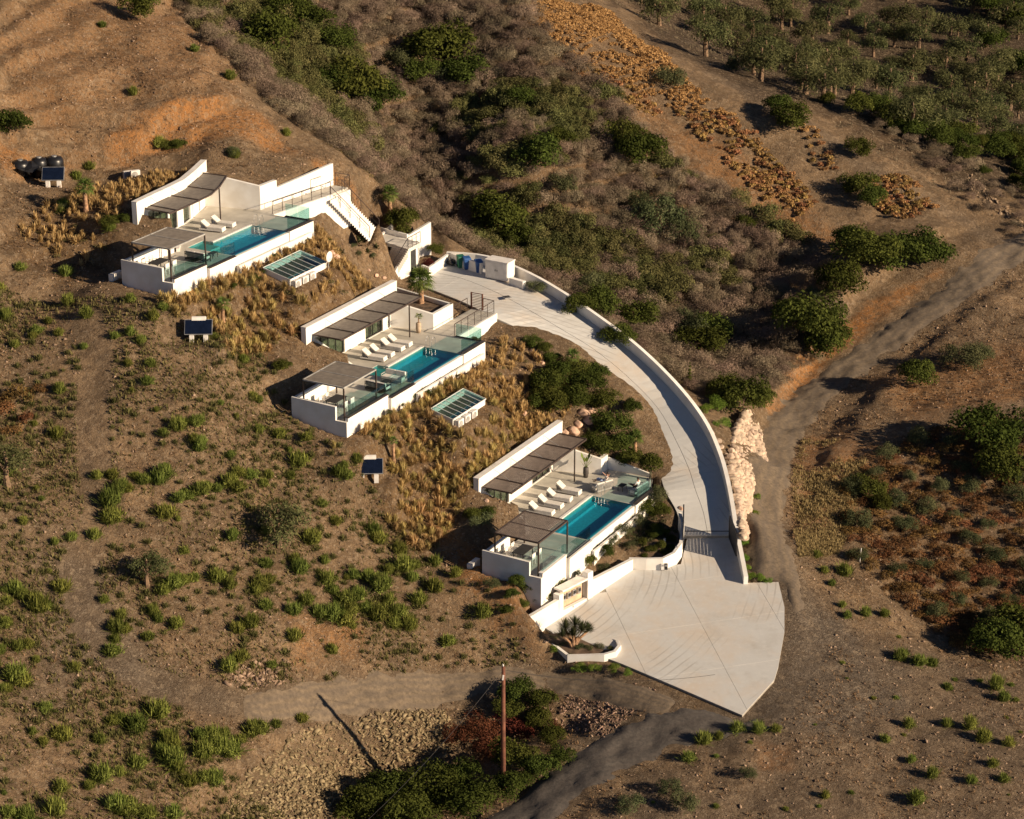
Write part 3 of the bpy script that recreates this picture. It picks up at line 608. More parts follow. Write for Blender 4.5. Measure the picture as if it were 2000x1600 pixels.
def villa(i):
    uL = VU[i]; e = empty('villa', VW(i, 0, 0), UA, {1: 'lowest of the three white cave villas, above the forecourt, with two people on its terrace',
        2: 'middle white cave villa with four loungers and a potted palm on its terrace', 3: 'highest white cave villa with a curved front and two loungers'}[i], 'villa', 'white cave villas stepped up the hillside')
    L = lambda u, v, z=0: (u, -v, z)
    def B(mb, u0, u1, v0, v1, z0, z1): return mb.box(u0, u1, -v0, -v1, z0, z1)
    fac = FACL[i]
    # facade, pierced by openings given as fractions of u
    openings = {1: [(-7.85, -4.0, 'glazing'), (-.5, 2.3, 'window'), (2.95, 3.3, 'door')], 2: [(-7.9, -3.9, 'glazing'), (-1.0, 1.5, 'window'), (2.2, 2.55, 'door')],
                3: [(-7.3, -4.6, 'glazing'), (-4.4, -3.3, 'window'), (-2.4, -1.0, 'window'), (.9, 1.3, 'door')]}[i]
    def vf(u):
        for (u0, v0), (u1, v1) in zip(fac[:-1], fac[1:]):
            if u <= u1: return v0+(v1-v0)*(u-u0)/(u1-u0)
        return v1
    T = .42; top = 3.45; us = sorted(set([fac[0][0], fac[-1][0]]+[p[0] for p in fac]+[x for o in openings for x in o[:2]]))
    mb = MB()
    for a, b in zip(us[:-1], us[1:]):
        mid = (a+b)/2; op = [o for o in openings if o[0] < mid < o[1]]
        z0 = 2.35 if op else (-.3 if mid < 3.9 else -.3)
        if op: 
            mb.wall(L(a, vf(a)), L(b, vf(b)), T, 2.35, top); mb.wall(L(a, vf(a)), L(b, vf(b)), T, -.3, 0.03)
        else: mb.wall(L(a, vf(a)), L(b, vf(b)), T, -1.6 if mid < -7.8 else -.3, top)
    mb.build('facade_wall', WHITE, e)
    cp = [L(u, vf(u)+.03) for u in [x for x in us if True]]
    MB().strip(cp, T+.06, top, top+.05).build('wall_coping', WHITEC, e)
    for a, b, kind in openings:
        A = Vector(L(a, vf(a)-.14)); Bb = Vector(L(b, vf(b)-.14)); d = Bb-A; n = 1 if kind == 'door' else max(1, round(d.length/1.05))
        fr = MB(); 
        for k in range(n+1):
            p = A+d*(k/n); fr.bar(p+Vector((0, 0, .03)), p+Vector((0, 0, 2.35)), .06, .06)
        fr.bar(A+Vector((0, 0, .06)), Bb+Vector((0, 0, .06)), .06, .06); fr.bar(A+Vector((0, 0, 2.32)), Bb+Vector((0, 0, 2.32)), .06, .06)
        w_ = fr.build('door' if kind == 'door' else 'window', DARKM, e)
        if kind == 'door': MB().wall(A, Bb, .04, .06, 2.3).build('door_leaf', GREYC, w_)
        for k in range(n):
            if kind == 'door': continue
            p = A+d*((k+.03)/n); q = A+d*((k+.97)/n); MB().wall(p, q, .015, .09, 2.3).build('pane', WGLASS, w_)
        # gathered curtains and a near-black plate painted as the unlit room's shade
        if kind != 'door':
            cu = MB(); m = int(d.length*9)
            for k in range(m):
                f0 = k/m; 
                if (f0*n) % 1 > .62 and kind == 'window': continue
                p = A+d*f0; q = A+d*((k+1)/m); off = Vector((0, .10+.03*(k % 2), 0)); off2 = Vector((0, .10+.03*((k+1) % 2), 0))
                b0 = len(cu.v); cu.v += [tuple(p+off+Vector((0, 0, .1))), tuple(q+off2+Vector((0, 0, .1))), tuple(q+off2+Vector((0, 0, 2.3))), tuple(p+off+Vector((0, 0, 2.3)))]; cu.f.append((b0, b0+1, b0+2, b0+3))
            cu.build('curtain', CURT, w_)
            MB().wall(A+Vector((0, .2, 0)), Bb+Vector((0, .2, 0)), .03, .03, 2.35).build('unlit_room_plate', DARKR, w_)
    # deck, shaped round the pool
    un = -7.0 if i == 1 else -5.05
    D = MB(); shelf = i > 1; ib = -.95
    if i == 1:
        D.prism([L(*p) for p in [(-8.3, -1.05), (-6.5, -2.3), (-7.9, -4.78), (2.75, -4.78), (3.72, -1.26), (5.05, -1.26), (5.05, 2.3), (2.95, 3.35), (0, 3.35), (0, 0), (-7, 0), (-7, 3.4), (uL, 3.12), (uL, -1.05)]][::-1], -.25, 0)
    elif i == 2:
        D.prism([L(*p) for p in [(-8.3, -1.05), (-6.5, -2.3), (-7.9, -4.78), (2.75, -4.78), (3.62, -1.28), (9.4, -1.28), (9.4, .85), (3.0, .95), (2.95, 3.35), (0, 3.35), (0, 0), (-5.05, 0), (-5.05, -.95), (-7, -.95), (-7, 3.4), (uL, 3.15), (uL, -1.05)]][::-1], -.25, 0)
    else:
        D.prism([L(*p) for p in [(-8.3, -1.05), (-6.5, -2.3), (-7.9, -4.6), (-3.3, -4.8), (.5, -5.5), (2.6, -6.1), (3.72, -1.8), (5.86, -1.66), (12.4, -.7), (12.4, .7), (10.1, .6), (3.1, -.3), (2.95, 3.35), (0, 3.35), (0, 0), (-5.05, 0), (-5.05, -.95), (-7, -.95), (-7, 3.4), (uL, 3.15), (uL, -1.05)]][::-1], -.25, 0)
    D.build('deck', DECK, e)
    # walls
    W_ = MB()
    B(W_, uL-.02, -10.45, 3.12, 3.36, -3.2, .28); B(W_, -10.45, -7.0, 3.4, 3.6, -3.2, .03)       # near front wall, two heights
    W_.build('front_wall', WHITE, e)
    W_ = MB(); B(W_, -.12, 2.95, 3.352, 3.56, -3.0, .06); B(W_, 2.95, 3.12, .95 if i > 1 else 3.1, 3.56, -3.0, .05)
    if i == 1: W_.wall(L(3.12, 3.1), L(5.1, 2.35), .15, -2.6, .02)
    W_.build('front_wall', WHITE, e)
    CM_ = DARKCAP if i > 1 else WHITEC
    c = MB(); B(c, uL-.02, -10.45, 3.04, 3.40, .28, .33); c.build('wall_coping', CM_, e)
    c = MB(); B(c, -10.42, -7.15, 3.30, 3.64, .03, .07); c.build('wall_coping', CM_, e)
    c = MB(); B(c, -.1, 3.14, 3.27, 3.60, .06, .11); 
    if i > 1: B(c, 2.92, 3.14, 1.0, 3.25, .06, .11)
    c.build('wall_coping', DARKCAP, e)
    ew = MB(); ew.wall(L(uL-.02, 2.45), L(uL-.02, -1.2), .2, -3.4, 1.02, -2.4, 1.1); ew.wall(L(uL-.02, 3.36), L(uL-.02, 2.452), .2, -3.4, .02); ew.build('end_wall', WHITE, e)
    bw = MB(); bw.wall(L(-8.5, -1.03), L(uL+.2, -1.03), -.2, -1.5, 1.0, -1.5, 1.0) if i != 1 else bw.wall(L(-10.5, -1.03), L(uL+.2, -1.03), -.2, -1.5, .9); bw.build('back_wall', WHITE, e)
    wg = MB(); wg.wall(L(-7.95, -4.75), L(-6.45, -2.25), .28, -1.0, 2.45, -1.0, .22); wg.wall(L(-6.45, -2.25), L(-8.3, -1.0), .25, -1.0, .25); wg.build('wing_wall', WHITE, e)
    lb = MB(); B(lb, uL-.3, uL+.9, -2.0, -2.35, -2.2, -.15); lb.build('stub_wall', WHITE, e)
    if i == 1:
        pw = MB(); pw.wall(L(2.72, -4.75), L(3.85, -1.27), .25, -.1, 2.2, -.1, 1.2); pw.wall(L(3.85, -1.27), L(4.95, -1.27), .3, -.1, 1.2); pw.wall(L(4.95, -1.27), L(5.12, 2.25), .16, -.1, .95, -.1, .25)
        pw.build('planter_wall', WHITE, e)
    elif i == 2:
        pw = MB(); pw.wall(L(2.6, -4.6), L(3.6, -1.3), .25, -.1, 2.1, -.1, 1.27); pw.wall(L(3.6, -1.3), L(6.6, -1.3), .28, -.1, 1.27); pw.wall(L(6.6, -1.3), L(7.95, -7.3), .2, -.3, 1.27, -.3, 1.27); pw.build('planter_wall', WHITE, e)
        sb = MB(); sb.prism([L(*p) for p in [(3.72, -1.62), (6.62, -1.62), (7.7, -7.2), (3.5, -5.2)]][::-1], -.2, .95); sb.build('planter_soil', SOIL, e)
        sw = MB(); sw.wall(L(3.0, .97), L(9.4, .87), -.2, -3, .03); sw.build('bridge_wall', WHITE, e)
    else:
        pw = MB(); pw.wall(L(2.5, -6.3), L(3.72, -1.8), .28, -.1, 2.7, -.1, 1.9); pw.wall(L(3.72, -1.8), L(5.86, -1.68), .35, -.1, 1.9); pw.wall(L(5.86, -1.66), L(12.5, -.72), .25, -.6, 1.3, -.6, 1.8); pw.build('planter_wall', WHITE, e)
        sw = MB(); sw.wall(L(3.1, -.3), L(10.1, .6), -.2, -2.2, .03); sw.wall(L(10.1, .6), L(12.5, .72), -.2, -3.2, -.16); sw.build('bridge_wall', WHITE, e)
        h = MB(); a = Vector(L(9.75, -1.12)); b = Vector(L(10.95, -.95))
        for p, q in ((a, a+Vector((0, 0, 1.05))), (b, b+Vector((0, 0, 1.05))), (a+Vector((0, 0, 1.05)), b+Vector((0, 0, 1.05))), (a, b)): h.bar(p, q, .05)
        hh = h.build('hatch', DARKM, e); MB().wall(a.lerp(b, .28)-Vector((0, .03, 0)), b-Vector((0, .03, 0)), .03, .03, 1.02).build('hatch_door', WHITEC, hh)
    # canopy hung from the parapet
    if i == 3: fr_, bk = c3f, c3b
    else:
        u0, u1 = (-8.0, 3.5) if i == 1 else (-8.15, 3.15); vfr = -2.35 if i == 1 else -2.05
        fr_ = [(u0+(u1-u0)*k/5, vfr) for k in range(6)]; bk = [(u0+(u1-u0)*k/5, fac[0][1]+.1) for k in range(6)]
    cn = MB()
    for k in range(len(fr_)-1):
        cn.bar(L(*fr_[k], 2.7), L(*fr_[k+1], 2.7), .06, .12); cn.bar(L(*bk[k], 2.7), L(*bk[k+1], 2.7), .06, .12)
    S_ = [0, .2, .42, .64, .86, 1] if i < 3 else [0, .25, .5, .78, 1]
    S_ = {1: [0, .16, .37, .58, .80, 1], 2: [0, .16, .37, .58, .80, 1], 3: [0, .08, .36, .62, 1]}[i]
    for s_ in S_: cn.bar(L(*along(fr_, s_), 2.74), L(*along(bk, s_), 2.74), .09, .10)
    can = cn.build('canopy_frame', BROWN, e)
    SM = SLAT if i == 1 else SLATG
    for a, b in zip(S_[:-1], S_[1:]):
        mb = MB(); nn = 22 if i == 1 else 26; wd = .062 if i == 1 else .078; sub = 4 if i == 3 else 1
        for q in range(sub):
            sa_, sb_ = a+(b-a)*q/sub, a+(b-a)*(q+1)/sub
            louvre(mb, L(*along(fr_, sa_)), L(*along(bk, sa_)), L(*along(fr_, sb_)), L(*along(bk, sb_)), 2.70, nn, wd)
        mb.build('slat_panel', SM, can)
    for s_ in S_[1:-1]:
        p = along(fr_, s_); q = along(bk, s_); m_ = (q[0]*.45+p[0]*.55, q[1]*.45+p[1]*.55); MB().bar(L(*m_, 2.75), (L(*q)[0], -vf(min(q[0], fac[-1][0]))-.02, 3.36), .022).build('tie_rod', GREYM, can)
    pp = along(fr_, .83 if i < 3 else .7); MB().bar((pp[0]+.1, -pp[1], 0), (pp[0]+.1, -pp[1], 2.66), .08).build('canopy_post', BROWN, e)
    # pool
    pool = empty('swimming_pool', VW(i, 0, 0), UA, {1: 'turquoise pool beside the four loungers of the lowest villa', 2: 'turquoise pool of the middle villa with a shallow shelf', 3: 'turquoise pool of the highest villa beside two loungers'}[i], 'swimming pool', 'infinity pools of the villas')
    sh = [(-7, 0), (0, 0), (0, 3.0), (-7, 3.0)]
    bs = MB(); dp = -.62
    B(bs, -7.0, .0, -.0, 3.0, dp-.1, dp); B(bs, -7.2, -7.001, -.2, 3.2, dp, -.02); B(bs, .001, .2, -.2, 3.2, dp, -.26)
    B(bs, -5.05 if shelf else -7.0, 0, -.2, -.001, dp, -.26)
    bs.build('pool_basin', POOLT, pool)
    if shelf:
        s2 = MB(); B(s2, -7.0, -5.05, -1.15, .6, dp, -.22); s2.build('pool_shelf', POOLS, pool)
    else:
        s2 = MB(); B(s2, -6.99, -.01, .01, .4, dp, -.4); s2.build('pool_bench', POOLT, pool)
    iw = MB(); B(iw, -7.0, 0, 3.001, 3.22, -2.6, -.06); iw.build('overflow_wall', POOLT, pool)
    ow = MB(); B(ow, -7.0, -.125, 3.222, 3.45, -2.8, -.06); ow.build('outer_wall', WHITE, pool)
    tr = MB(); B(tr, -7.3, 2.4, 3.72, 3.9, -3.0, -.62); ow2 = tr.build('trough_wall', WHITE, pool)
    ws = [(-7.0, -.95 if shelf else 0), (-5.05, -.95 if shelf else 0), (-5.05, 0), (0, 0), (0, 3.2), (-7, 3.2)]
    MB().prism([L(*p) for p in ws][::-1], -.34, -.05 if i else 0)
    wm = MB(); pl = [L(*p, -.03) for p in ws]; wm.add(pl, [tuple(range(len(pl)))[::-1]]); wo = wm.build('pool_water', WATER, pool)
    # raised pale coping along the inner deck edge
    cpg = MB(); B(cpg, -5.05 if shelf else -7.0, 0, -.24, -.02, .0, .045); cpg.build('pool_coping', WHITEC, pool)
    # ladder rails
    ld = empty('pool_ladder', VW(i, .18, .25), UA, 'chrome pool ladder at the far end of the %s villa\'s pool' % ORD[i], 'pool ladder', 'chrome pool ladders')
    for y in (0, .5):
        pts = [(.25, -y, 0), (.25, -y, .62), (.15, -y, .80), (-.05, -y, .85), (-.22, -y, .76), (-.27, -y, .55), (-.27, -y, -.3)]
        MB().tube(pts, .016, 6).build('handrail', CHROME, ld)
    MB().box(-.30, -.22, -.5, 0, -.3, -.27).build('rung', CHROME, ld)
    # pergola
    pg = empty('pergola', VW(i, uL+.15, 2.95), UA, {1: 'brown slatted pergola over the dining corner of the lowest villa', 2: 'brown slatted pergola over the dining corner of the middle villa', 3: 'grey brown slatted pergola over the dining corner of the highest villa'}[i], 'pergola', 'slatted pergolas')
    LX, LY = 4.15, 3.35
    cs = [(0, 0), (LX, 0), (LX, LY), (0, LY)]
    for x, y in cs: MB().bar((x, y, -1.4 if (x == 0) else -.02), (x, y, 2.36), .09).build('post', BROWN, pg)
    f_ = MB()
    for a, b in zip(cs, cs[1:]+cs[:1]): f_.bar((*a, 2.4), (*b, 2.4), .09, .1)
    f_.bar((LX*.5, 0, 2.4), (LX*.5, LY, 2.4), .07, .09); f_.build('frame', BROWN if i == 1 else TEAK, pg)
    for x0, x1 in ((.05, LX*.5-.04), (LX*.5+.04, LX-.05)):
        mb = MB(); n_ = 26
        for k in range(n_): 
            y = .06+(LY-.12)*(k+.5)/n_; mb.box(x0, x1, y-(.038 if i == 1 else .045), y+(.038 if i == 1 else .045), 2.39, 2.425)
        mb.build('slat_panel', SM, pg)
    # glass balustrades
    def balus(pts, z0, h, lab, n_each=1.3, m=GLASS):
        b = empty('glass_balustrade', VW(i, *pts[0], z0), UA, lab, 'balustrade', 'glass balustrades'); o = pts[0]
        for p, q in zip(pts[:-1], pts[1:]):
            P0 = Vector((p[0]-o[0], -(p[1]-o[1]), 0)); P1 = Vector((q[0]-o[0], -(q[1]-o[1]), 0)); n_ = max(1, round((P1-P0).length/n_each))
            for k in range(n_):
                a_ = P0.lerp(P1, (k+.015)/n_); c_ = P0.lerp(P1, (k+.985)/n_); MB().wall(a_, c_, .014, .0, h).build('glass_panel', m, b)
            MB().bar(P0+Vector((0, 0, -.0)), P1+Vector((0, 0, 0)), .05, .06).build('rail', DARKM, b)
    balus([(uL+.25, 3.2), (-10.5, 3.2), (-10.45, 3.45), (-7.1, 3.45)], .36 if 0 else .1, 1.0, 'glass balustrade along the dining end of the %s villa\'s terrace' % ORD[i])
    if i > 1: balus([(-.05, 3.3), (3.0, 3.3), (3.0, 1.05)], .12, 1.0, 'glass balustrade round the far corner of the %s villa\'s deck' % ORD[i])
    else: balus([(.1, 3.3), (2.9, 3.3), (4.95, 2.4)], .12, .9, 'glass balustrade behind the sofas on the lowest villa\'s deck')
    return e
for i in (1, 2, 3): villa(i)
# metal railings of the bridges and stairs
def railing(pts, label, n_each=1.0, h=1.0, wires=3, m=BROWN, group='metal railings'):
    r = empty('railing', pts[0], 0, label, 'railing', group); o = Vector(pts[0]); Q = [Vector(p)-o for p in pts]
    for a, b in zip(Q[:-1], Q[1:]):
        n_ = max(1, round((b-a).length/n_each))
        for k in range(n_+1): p = a.lerp(b, k/n_); MB().bar(p, p+Vector((0, 0, h)), .045).build('baluster', m, r)
        up = Vector((0, 0, h)); MB().bar(a+up, b+up, .045).build('top_rail', m, r)
        for w_ in range(wires): z = Vector((0, 0, h*(w_+.6)/(wires+.4))); MB().bar(a+z, b+z, .012).build('wire', m, r)
railing([VW(2, 3.05, .9, .02), VW(2, 9.35, .8, .02)], 'brown railing on the outer side of the footbridge to the middle villa')
railing([VW(2, 9.35, .8, .02), VW(2, 9.5, -.25, .02)], 'short railing beside the slatted gate of the footbridge', 1.1, wires=7)
railing([VW(2, 6.75, -1.35, .02), VW(2, 8.9, -1.35, .02)], 'short brown railing on the inner side of the footbridge by the planter')
railing([VW(3, 3.15, -.27, .02), VW(3, 10.1, .58, .02)], 'thin wire railing along the terrace path of the highest villa', 1.1, wires=2)
railing([VW(3, 11.6, .95, .02), VW(3, 12.6, .75, .02), VW(3, 12.6, -.6, .02)], 'railing at the head of the long stair near the highest villa')
g = empty('garden_gate', VW(2, 9.45, -1.3, .02), UA, 'brown slatted metal gate at the driveway end of the middle footbridge', 'gate')
for y in (0, -1.0): MB().bar((0, y, 0), (0, y, 1.35), .1).build('gate_post', WOODP, g)
MB().bar((0, 0, 1.32), (0, -1, 1.32), .05).build('rail', WOODP, g)
for k in range(9): MB().box(-.015, .015, -.95, -.05, .12+k*.13, .15+k*.13).build('slat', WOODP, g)

# ------------------------------------------------------------------ stairs, landing, store room
def stairs(a0, a1, b0, b1, n, name, label, th=.5):   # steps between top edge a0-a1 and bottom edge b0-b1
    o = Vector(a0); st_ = empty(name, o, 0, label, 'stairs')
    for k in range(n):
        t0, t1 = k/n, (k+1)/n; z = a0.z+(b0.z-a0.z)*(k+1)/n
        q = [a0.lerp(b0, t0), a1.lerp(b1, t0), a1.lerp(b1, t1), a0.lerp(b0, t1)]
        MB().prism([(p.x-o.x, p.y-o.y) for p in q], z-th-o.z, z-o.z).build('step', WHITE if name == 'long_stair' else CONC, st_)
    return st_
sa0, sa1 = P(645, 386, 15.7), P(668, 374, 15.7); sb0, sb1 = P(722, 464, 11.1), P(741, 450, 11.1)
stairs(sa0, sa1, sb0, sb1, 20, 'long_stair', 'long white outdoor stair climbing the slope to the highest villa', .28)
railing([sa0, sb0], 'sloping handrail along the near side of the long white stair', 1.6, .95, 1)
railing([sa1, sb1], 'sloping handrail along the far side of the long white stair', 1.6, .95, 1)
lz = 10.75
l0 = [P(724,466,lz), P(742,452,lz), P(795,466,lz), P(821,474,lz), P(797,487,lz), P(770,478,lz)]
land = empty('stair_landing', l0[0], 0, 'white concrete landing over the store room between the two stairs', 'landing'); o0 = l0[0]
MB().prism([(p.x-o0.x, p.y-o0.y) for p in l0], -.3, 0).build('slab', CONC, land)
MB().strip([(l0[k].x-o0.x, l0[k].y-o0.y) for k in (1, 2)], .15, -.3, .35).build('kerb', WHITE, land)
ca_, cb_ = P(768,478,lz), P(797,487,lz); da_, db_ = P(740,523,8.9), P(769,533,8.9)
stairs(ca_, cb_, da_, db_, 12, 'lower_stair', 'lower pale stair between white cheek walls by the parking area', .6)
railing([cb_, db_], 'dark handrail down the lower stair beside the store room', 2.5, .95, 1, DARKM)
railing([l0[4], l0[3]], 'thin railing on the edge of the landing above the store room door', .6, .95, 2)
sr = empty('store_room', P(818,530,8.35), 0, 'white store room with a dark door under the stair landing', 'store room'); o0 = sr.location
a = P(769,548,8.35); b = P(819,527,8.35); dirv = (b-a).normalized(); back = Vector((-dirv.y, dirv.x, 0))
A_ = a-o0; B_ = b-o0; dl = (b-a).length
d0, d1 = dl-1.15, dl-.42
mb = MB()
mb.wall(A_, A_+dirv*(dl-1.4), .2, -.2, .5, -.2, 2.42)
mb.wall(A_+dirv*(dl-1.4), A_+dirv*d0, .2, -.2, 2.42); mb.wall(A_+dirv*d0, A_+dirv*d1, .2, 2.1, 2.42); mb.wall(A_+dirv*d1, B_, .2, -.2, 2.42)
mb.build('wall', WHITE, sr)
mb = MB(); mb.wall(B_, B_+back*2.0, .2, -.2, 2.42); mb.build('wall', WHITE, sr)
mb = MB(); mb.wall(A_+dirv*(d0+.02)+back*.08, A_+dirv*(d1-.02)+back*.08, .05, 0, 2.08); dd_ = mb.build('door', DARKR, sr)
MB().box(0, .03, -.02, .02, 0, .12).build('handle', CHROME, dd_).location = A_+dirv*(d0+.1)-back*.02+Vector((0, 0, 1))
def plainwall(pix, z0, h, t, label, h1=None, dz=1.2, name='garden_wall', m=WHITE):   # wall through ground points (px, py, z of its foot)
    pts = [P(*p) for p in pix]; o = pts[0]; hh = h if hasattr(h, '__len__') else [h]*len(pts)
    ob = MB().strip([(p.x-o.x, p.y-o.y) for p in pts], t, [p.z-o.z-dz for p in pts], [p.z-o.z+q for p, q in zip(pts, hh)]).build(name, m)
    ob.location = o; return tag(ob, label, 'wall')
plainwall([(733,532,8.9),(768,486,8.9)], 0, [.1, 2.2], .2, 'white cheek wall on the uphill side of the lower stair', dz=.6)
plainwall([(704,505,9.7),(768,472,9.7)], 0, [.25, 1.5], .2, 'white sloping garden wall left of the lower stair', dz=1)
plainwall([(798,474,10.2),(842,462,10.2)], 0, [.6, 1.25], .25, 'white wall above the small planter behind the store room', dz=2.3)
plainwall([(823,535,8.35),(838,541,8.35),(881,510,8.35)], 0, .75, .22, 'low white planter wall at the edge of the parking area')
plainwall([(882,512,8.35),(904,522,8.3),(943,533,8.25)], 0, .85, -.2, 'short white wall behind the waste bins')
plainwall([(1000,552,8.1),(1027,560,8.05)], 0, .5, -.4, 'white end of the parking wall beside the utility shed')
# utility shed, bins, bag, drain
s_ = empty('utility_shed', P(948,542,8.2), math.radians(-31), 'white flat-roofed utility shed at the edge of the parking area', 'shed')
MB().box(0, 2.1, 0, 1.15, 0, 1.5).build('wall', WHITE, s_); MB().box(-.06, 2.16, -.06, 1.2, 1.5, 1.58).build('roof', WHITEC, s_)
for x in (.08, 1.07): 
    d_ = MB().box(x, x+.95, -.03, -.002, .08, 1.42).build('door', TEAK if 0 else WHITEC, s_); MB().box(x+(.86 if x < 1 else .05), x+(.90 if x < 1 else .09), -.06, -.03, .7, .85).build('handle', DARKM, d_)
def wbin(px, py, z, m, lab):
    b = empty('waste_bin', P(px, py, z), .3, lab, 'bin', 'wheeled waste bins')
    mb = MB(); mb.add([(-.22,-.25,0),(.22,-.25,0),(.22,.25,0),(-.22,.25,0),(-.29,-.33,.9),(.29,-.33,.9),(.29,.33,.9),(-.29,.33,.9)], [(0,3,2,1),(4,5,6,7),(0,1,5,4),(1,2,6,5),(2,3,7,6),(3,0,4,7)]); mb.build('body', m, b)
    MB().add([(-.31,-.36,.9),(.31,-.36,.9),(.31,.36,.95),(-.31,.36,.95),(-.28,-.3,.98),(.28,-.3,.98),(.28,.33,1.03),(-.28,.33,1.03)], [(0,3,2,1),(4,5,6,7),(0,1,5,4),(1,2,6,5),(2,3,7,6),(3,0,4,7)]).build('lid', m, b)
    for x in (-.25, .25): w_ = MB().tube([(x-.03, .3, .1), (x+.03, .3, .1)], .1, 10).build('wheel', BLACKP, b)
    MB().bar((-.25, .4, .93), (.25, .4, .93), .03).build('handle', BLACKP, b)
wbin(900, 522, 8.3, BING, 'green wheeled bin, left one against the parking wall'); wbin(912, 525, 8.3, BINB, 'blue wheeled bin between the green bin and the shed')
wbin(935, 531, 8.25, BINB, 'blue lidded bin half hidden beside the white shed')
def blob(nm, px, py, z, r, m, lab, cat, sq=(1, 1, .6), seed=1):
    rr = np.random.default_rng(seed); V_, F_ = ico(2); V_ = V_*(1+.18*np.sin(V_[:, [0]]*5+seed)+.12*np.cos(V_[:, [1]]*7))*np.array(sq)*r; V_[:, 2] += r*sq[2]*.8
    return tag(link(nm, npmesh(nm, V_, F_, m, smooth=True), loc=P(px, py, z)), lab, cat)
def ico(sub):
    t = (1+5**.5)/2; v = [(-1,t,0),(1,t,0),(-1,-t,0),(1,-t,0),(0,-1,t),(0,1,t),(0,-1,-t),(0,1,-t),(t,0,-1),(t,0,1),(-t,0,-1),(-t,0,1)]
    f = [(0,11,5),(0,5,1),(0,1,7),(0,7,10),(0,10,11),(1,5,9),(5,11,4),(11,10,2),(10,7,6),(7,1,8),(3,9,4),(3,4,2),(3,2,6),(3,6,8),(3,8,9),(4,9,5),(2,4,11),(6,2,10),(8,6,7),(9,8,1)]
    v = [Vector(p).normalized() for p in v]
    for _ in range(sub-1):
        c = {}; nf = []
        def mid(a, b):
            k = (min(a, b), max(a, b))
            if k not in c: c[k] = len(v); v.append(((v[a]+v[b])/2).normalized())
            return c[k]
        for a, b, d in f: x, y, z = mid(a, b), mid(b, d), mid(d, a); nf += [(a, x, z), (b, y, x), (d, z, y), (x, y, z)]
        f = nf
    return np.array([tuple(p) for p in v]), np.array(f)
blob('rubbish_bag', 883, 517, 8.35, .42, BLACKP, 'black tied rubbish bag beside the parking wall', 'bag')
dc = empty('drain_cover', P(990, 580, 8.08), .4, 'small dark square drain cover set in the parking concrete', 'drain cover'); MB().box(-.3, .3, -.3, .3, -.03, .012).build('frame', GREYM, dc); MB().box(-.25, .25, -.25, .25, .012, .018).build('lid', DARKM, dc)

# ------------------------------------------------------------------ roof-light plant boxes with air conditioners
def plantbox(i, u0, u1, v0, v1, zb, zf, lab, dish=False):
    e = empty('skylight_box', VW(i, u0, v1, zf-1.0), UA, lab, 'skylight', 'glass-topped plant boxes')
    w_, d_ = u1-u0, v1-v0; rise = zb-zf
    mb = MB(); mb.wall((0, 0), (w_, 0), .12, 0, 1.0); mb.wall((w_, 0), (w_, d_), .12, 0, 1.0, 0, 1.0+rise); mb.wall((0, d_), (0, 0), .12, 0, 1.0+rise, 0, 1.0); mb.wall((w_, d_), (0, d_), .12, 0, 1.0+rise); mb.build('wall', WHITE, e)
    MB().box(.15, w_-.15, .15, d_-.15, -.2, .78).build('sky_tint_block', mat('sky_tint_block', (.36, .47, .46), .8), e)  # pale blue-green block added under the panes, painting in the sky's reflection
    n_ = 7; f_ = MB()
    for k in range(n_+1): f_.bar((w_*k/n_, -.05, 1.03), (w_*k/n_, d_+.05, 1.03+rise), .035, .05)
    f_.bar((0, -.05, 1.03), (w_, -.05, 1.03), .06); f_.bar((0, d_+.05, 1.03+rise), (w_, d_+.05, 1.03+rise), .06); fo_ = f_.build('frame', WHITEC, e)
    for k in range(n_):
        a_, b_ = w_*(k+.06)/n_, w_*(k+.94)/n_
        MB().add([(a_, 0, 1.03), (b_, 0, 1.03), (b_, d_, 1.03+rise), (a_, d_, 1.03+rise), (a_, 0, 1.05), (b_, 0, 1.05), (b_, d_, 1.05+rise), (a_, d_, 1.05+rise)], [(0,3,2,1),(4,5,6,7),(0,1,5,4),(1,2,6,5),(2,3,7,6),(3,0,4,7)]).build('glass_pane', SKYG, fo_)
    return e
def acunit(loc, rz, lab, s=1):
    a = empty('air_conditioner', loc, rz, lab, 'air conditioner', 'outdoor air conditioning units'); a.scale = (s, s, s)
    MB().box(0, .75, 0, .32, .08, .68).build('casing', WHITEC, a, bev=.015)
    MB().tube([(.30, -.005, .38), (.30, -.03, .38)], .24, 16).build('fan_grille', TEAK, a)
    for x in (.1, .6): MB().box(x, x+.06, .02, .3, 0, .08).build('foot', BLACKP, a)
    return a
pb2 = plantbox(2, -8.7, -4.0, 5.8, 7.6, -1.0, -1.45, 'glass-topped white box on the planted slope between the middle and lowest villas')
pb3 = plantbox(3, -5.9, -1.0, 5.1, 7.4, -1.0, -1.55, 'glass-topped white box below the highest villa with a satellite dish')
for i, u0, v1, zf in ((2, -8.7, 7.6, -1.45), (3, -5.9, 7.4, -1.55)):
    for k, nm in enumerate(('left', 'middle', 'right')):
        acunit(VW(i, u0+.15+k*.98, v1+.42, zf-.75), UA, '%s one of three air conditioners in front of the %s glass-topped box' % (nm, 'lower' if i == 2 else 'upper'), 1.0)
acunit(G(243, 352), .5, 'left one of two air conditioners on the roof garden of the highest villa'); acunit(G(257, 351), .5, 'right one of two air conditioners on the roof garden of the highest villa')
ds = empty('satellite_dish', VW(3, -1.2, 7.7, -2.2), UA, 'round white satellite dish at the corner of the upper glass-topped box', 'satellite dish')
MB().bar((0, 0, 0), (0, 0, 1.1), .05).build('mast', GREYM, ds)
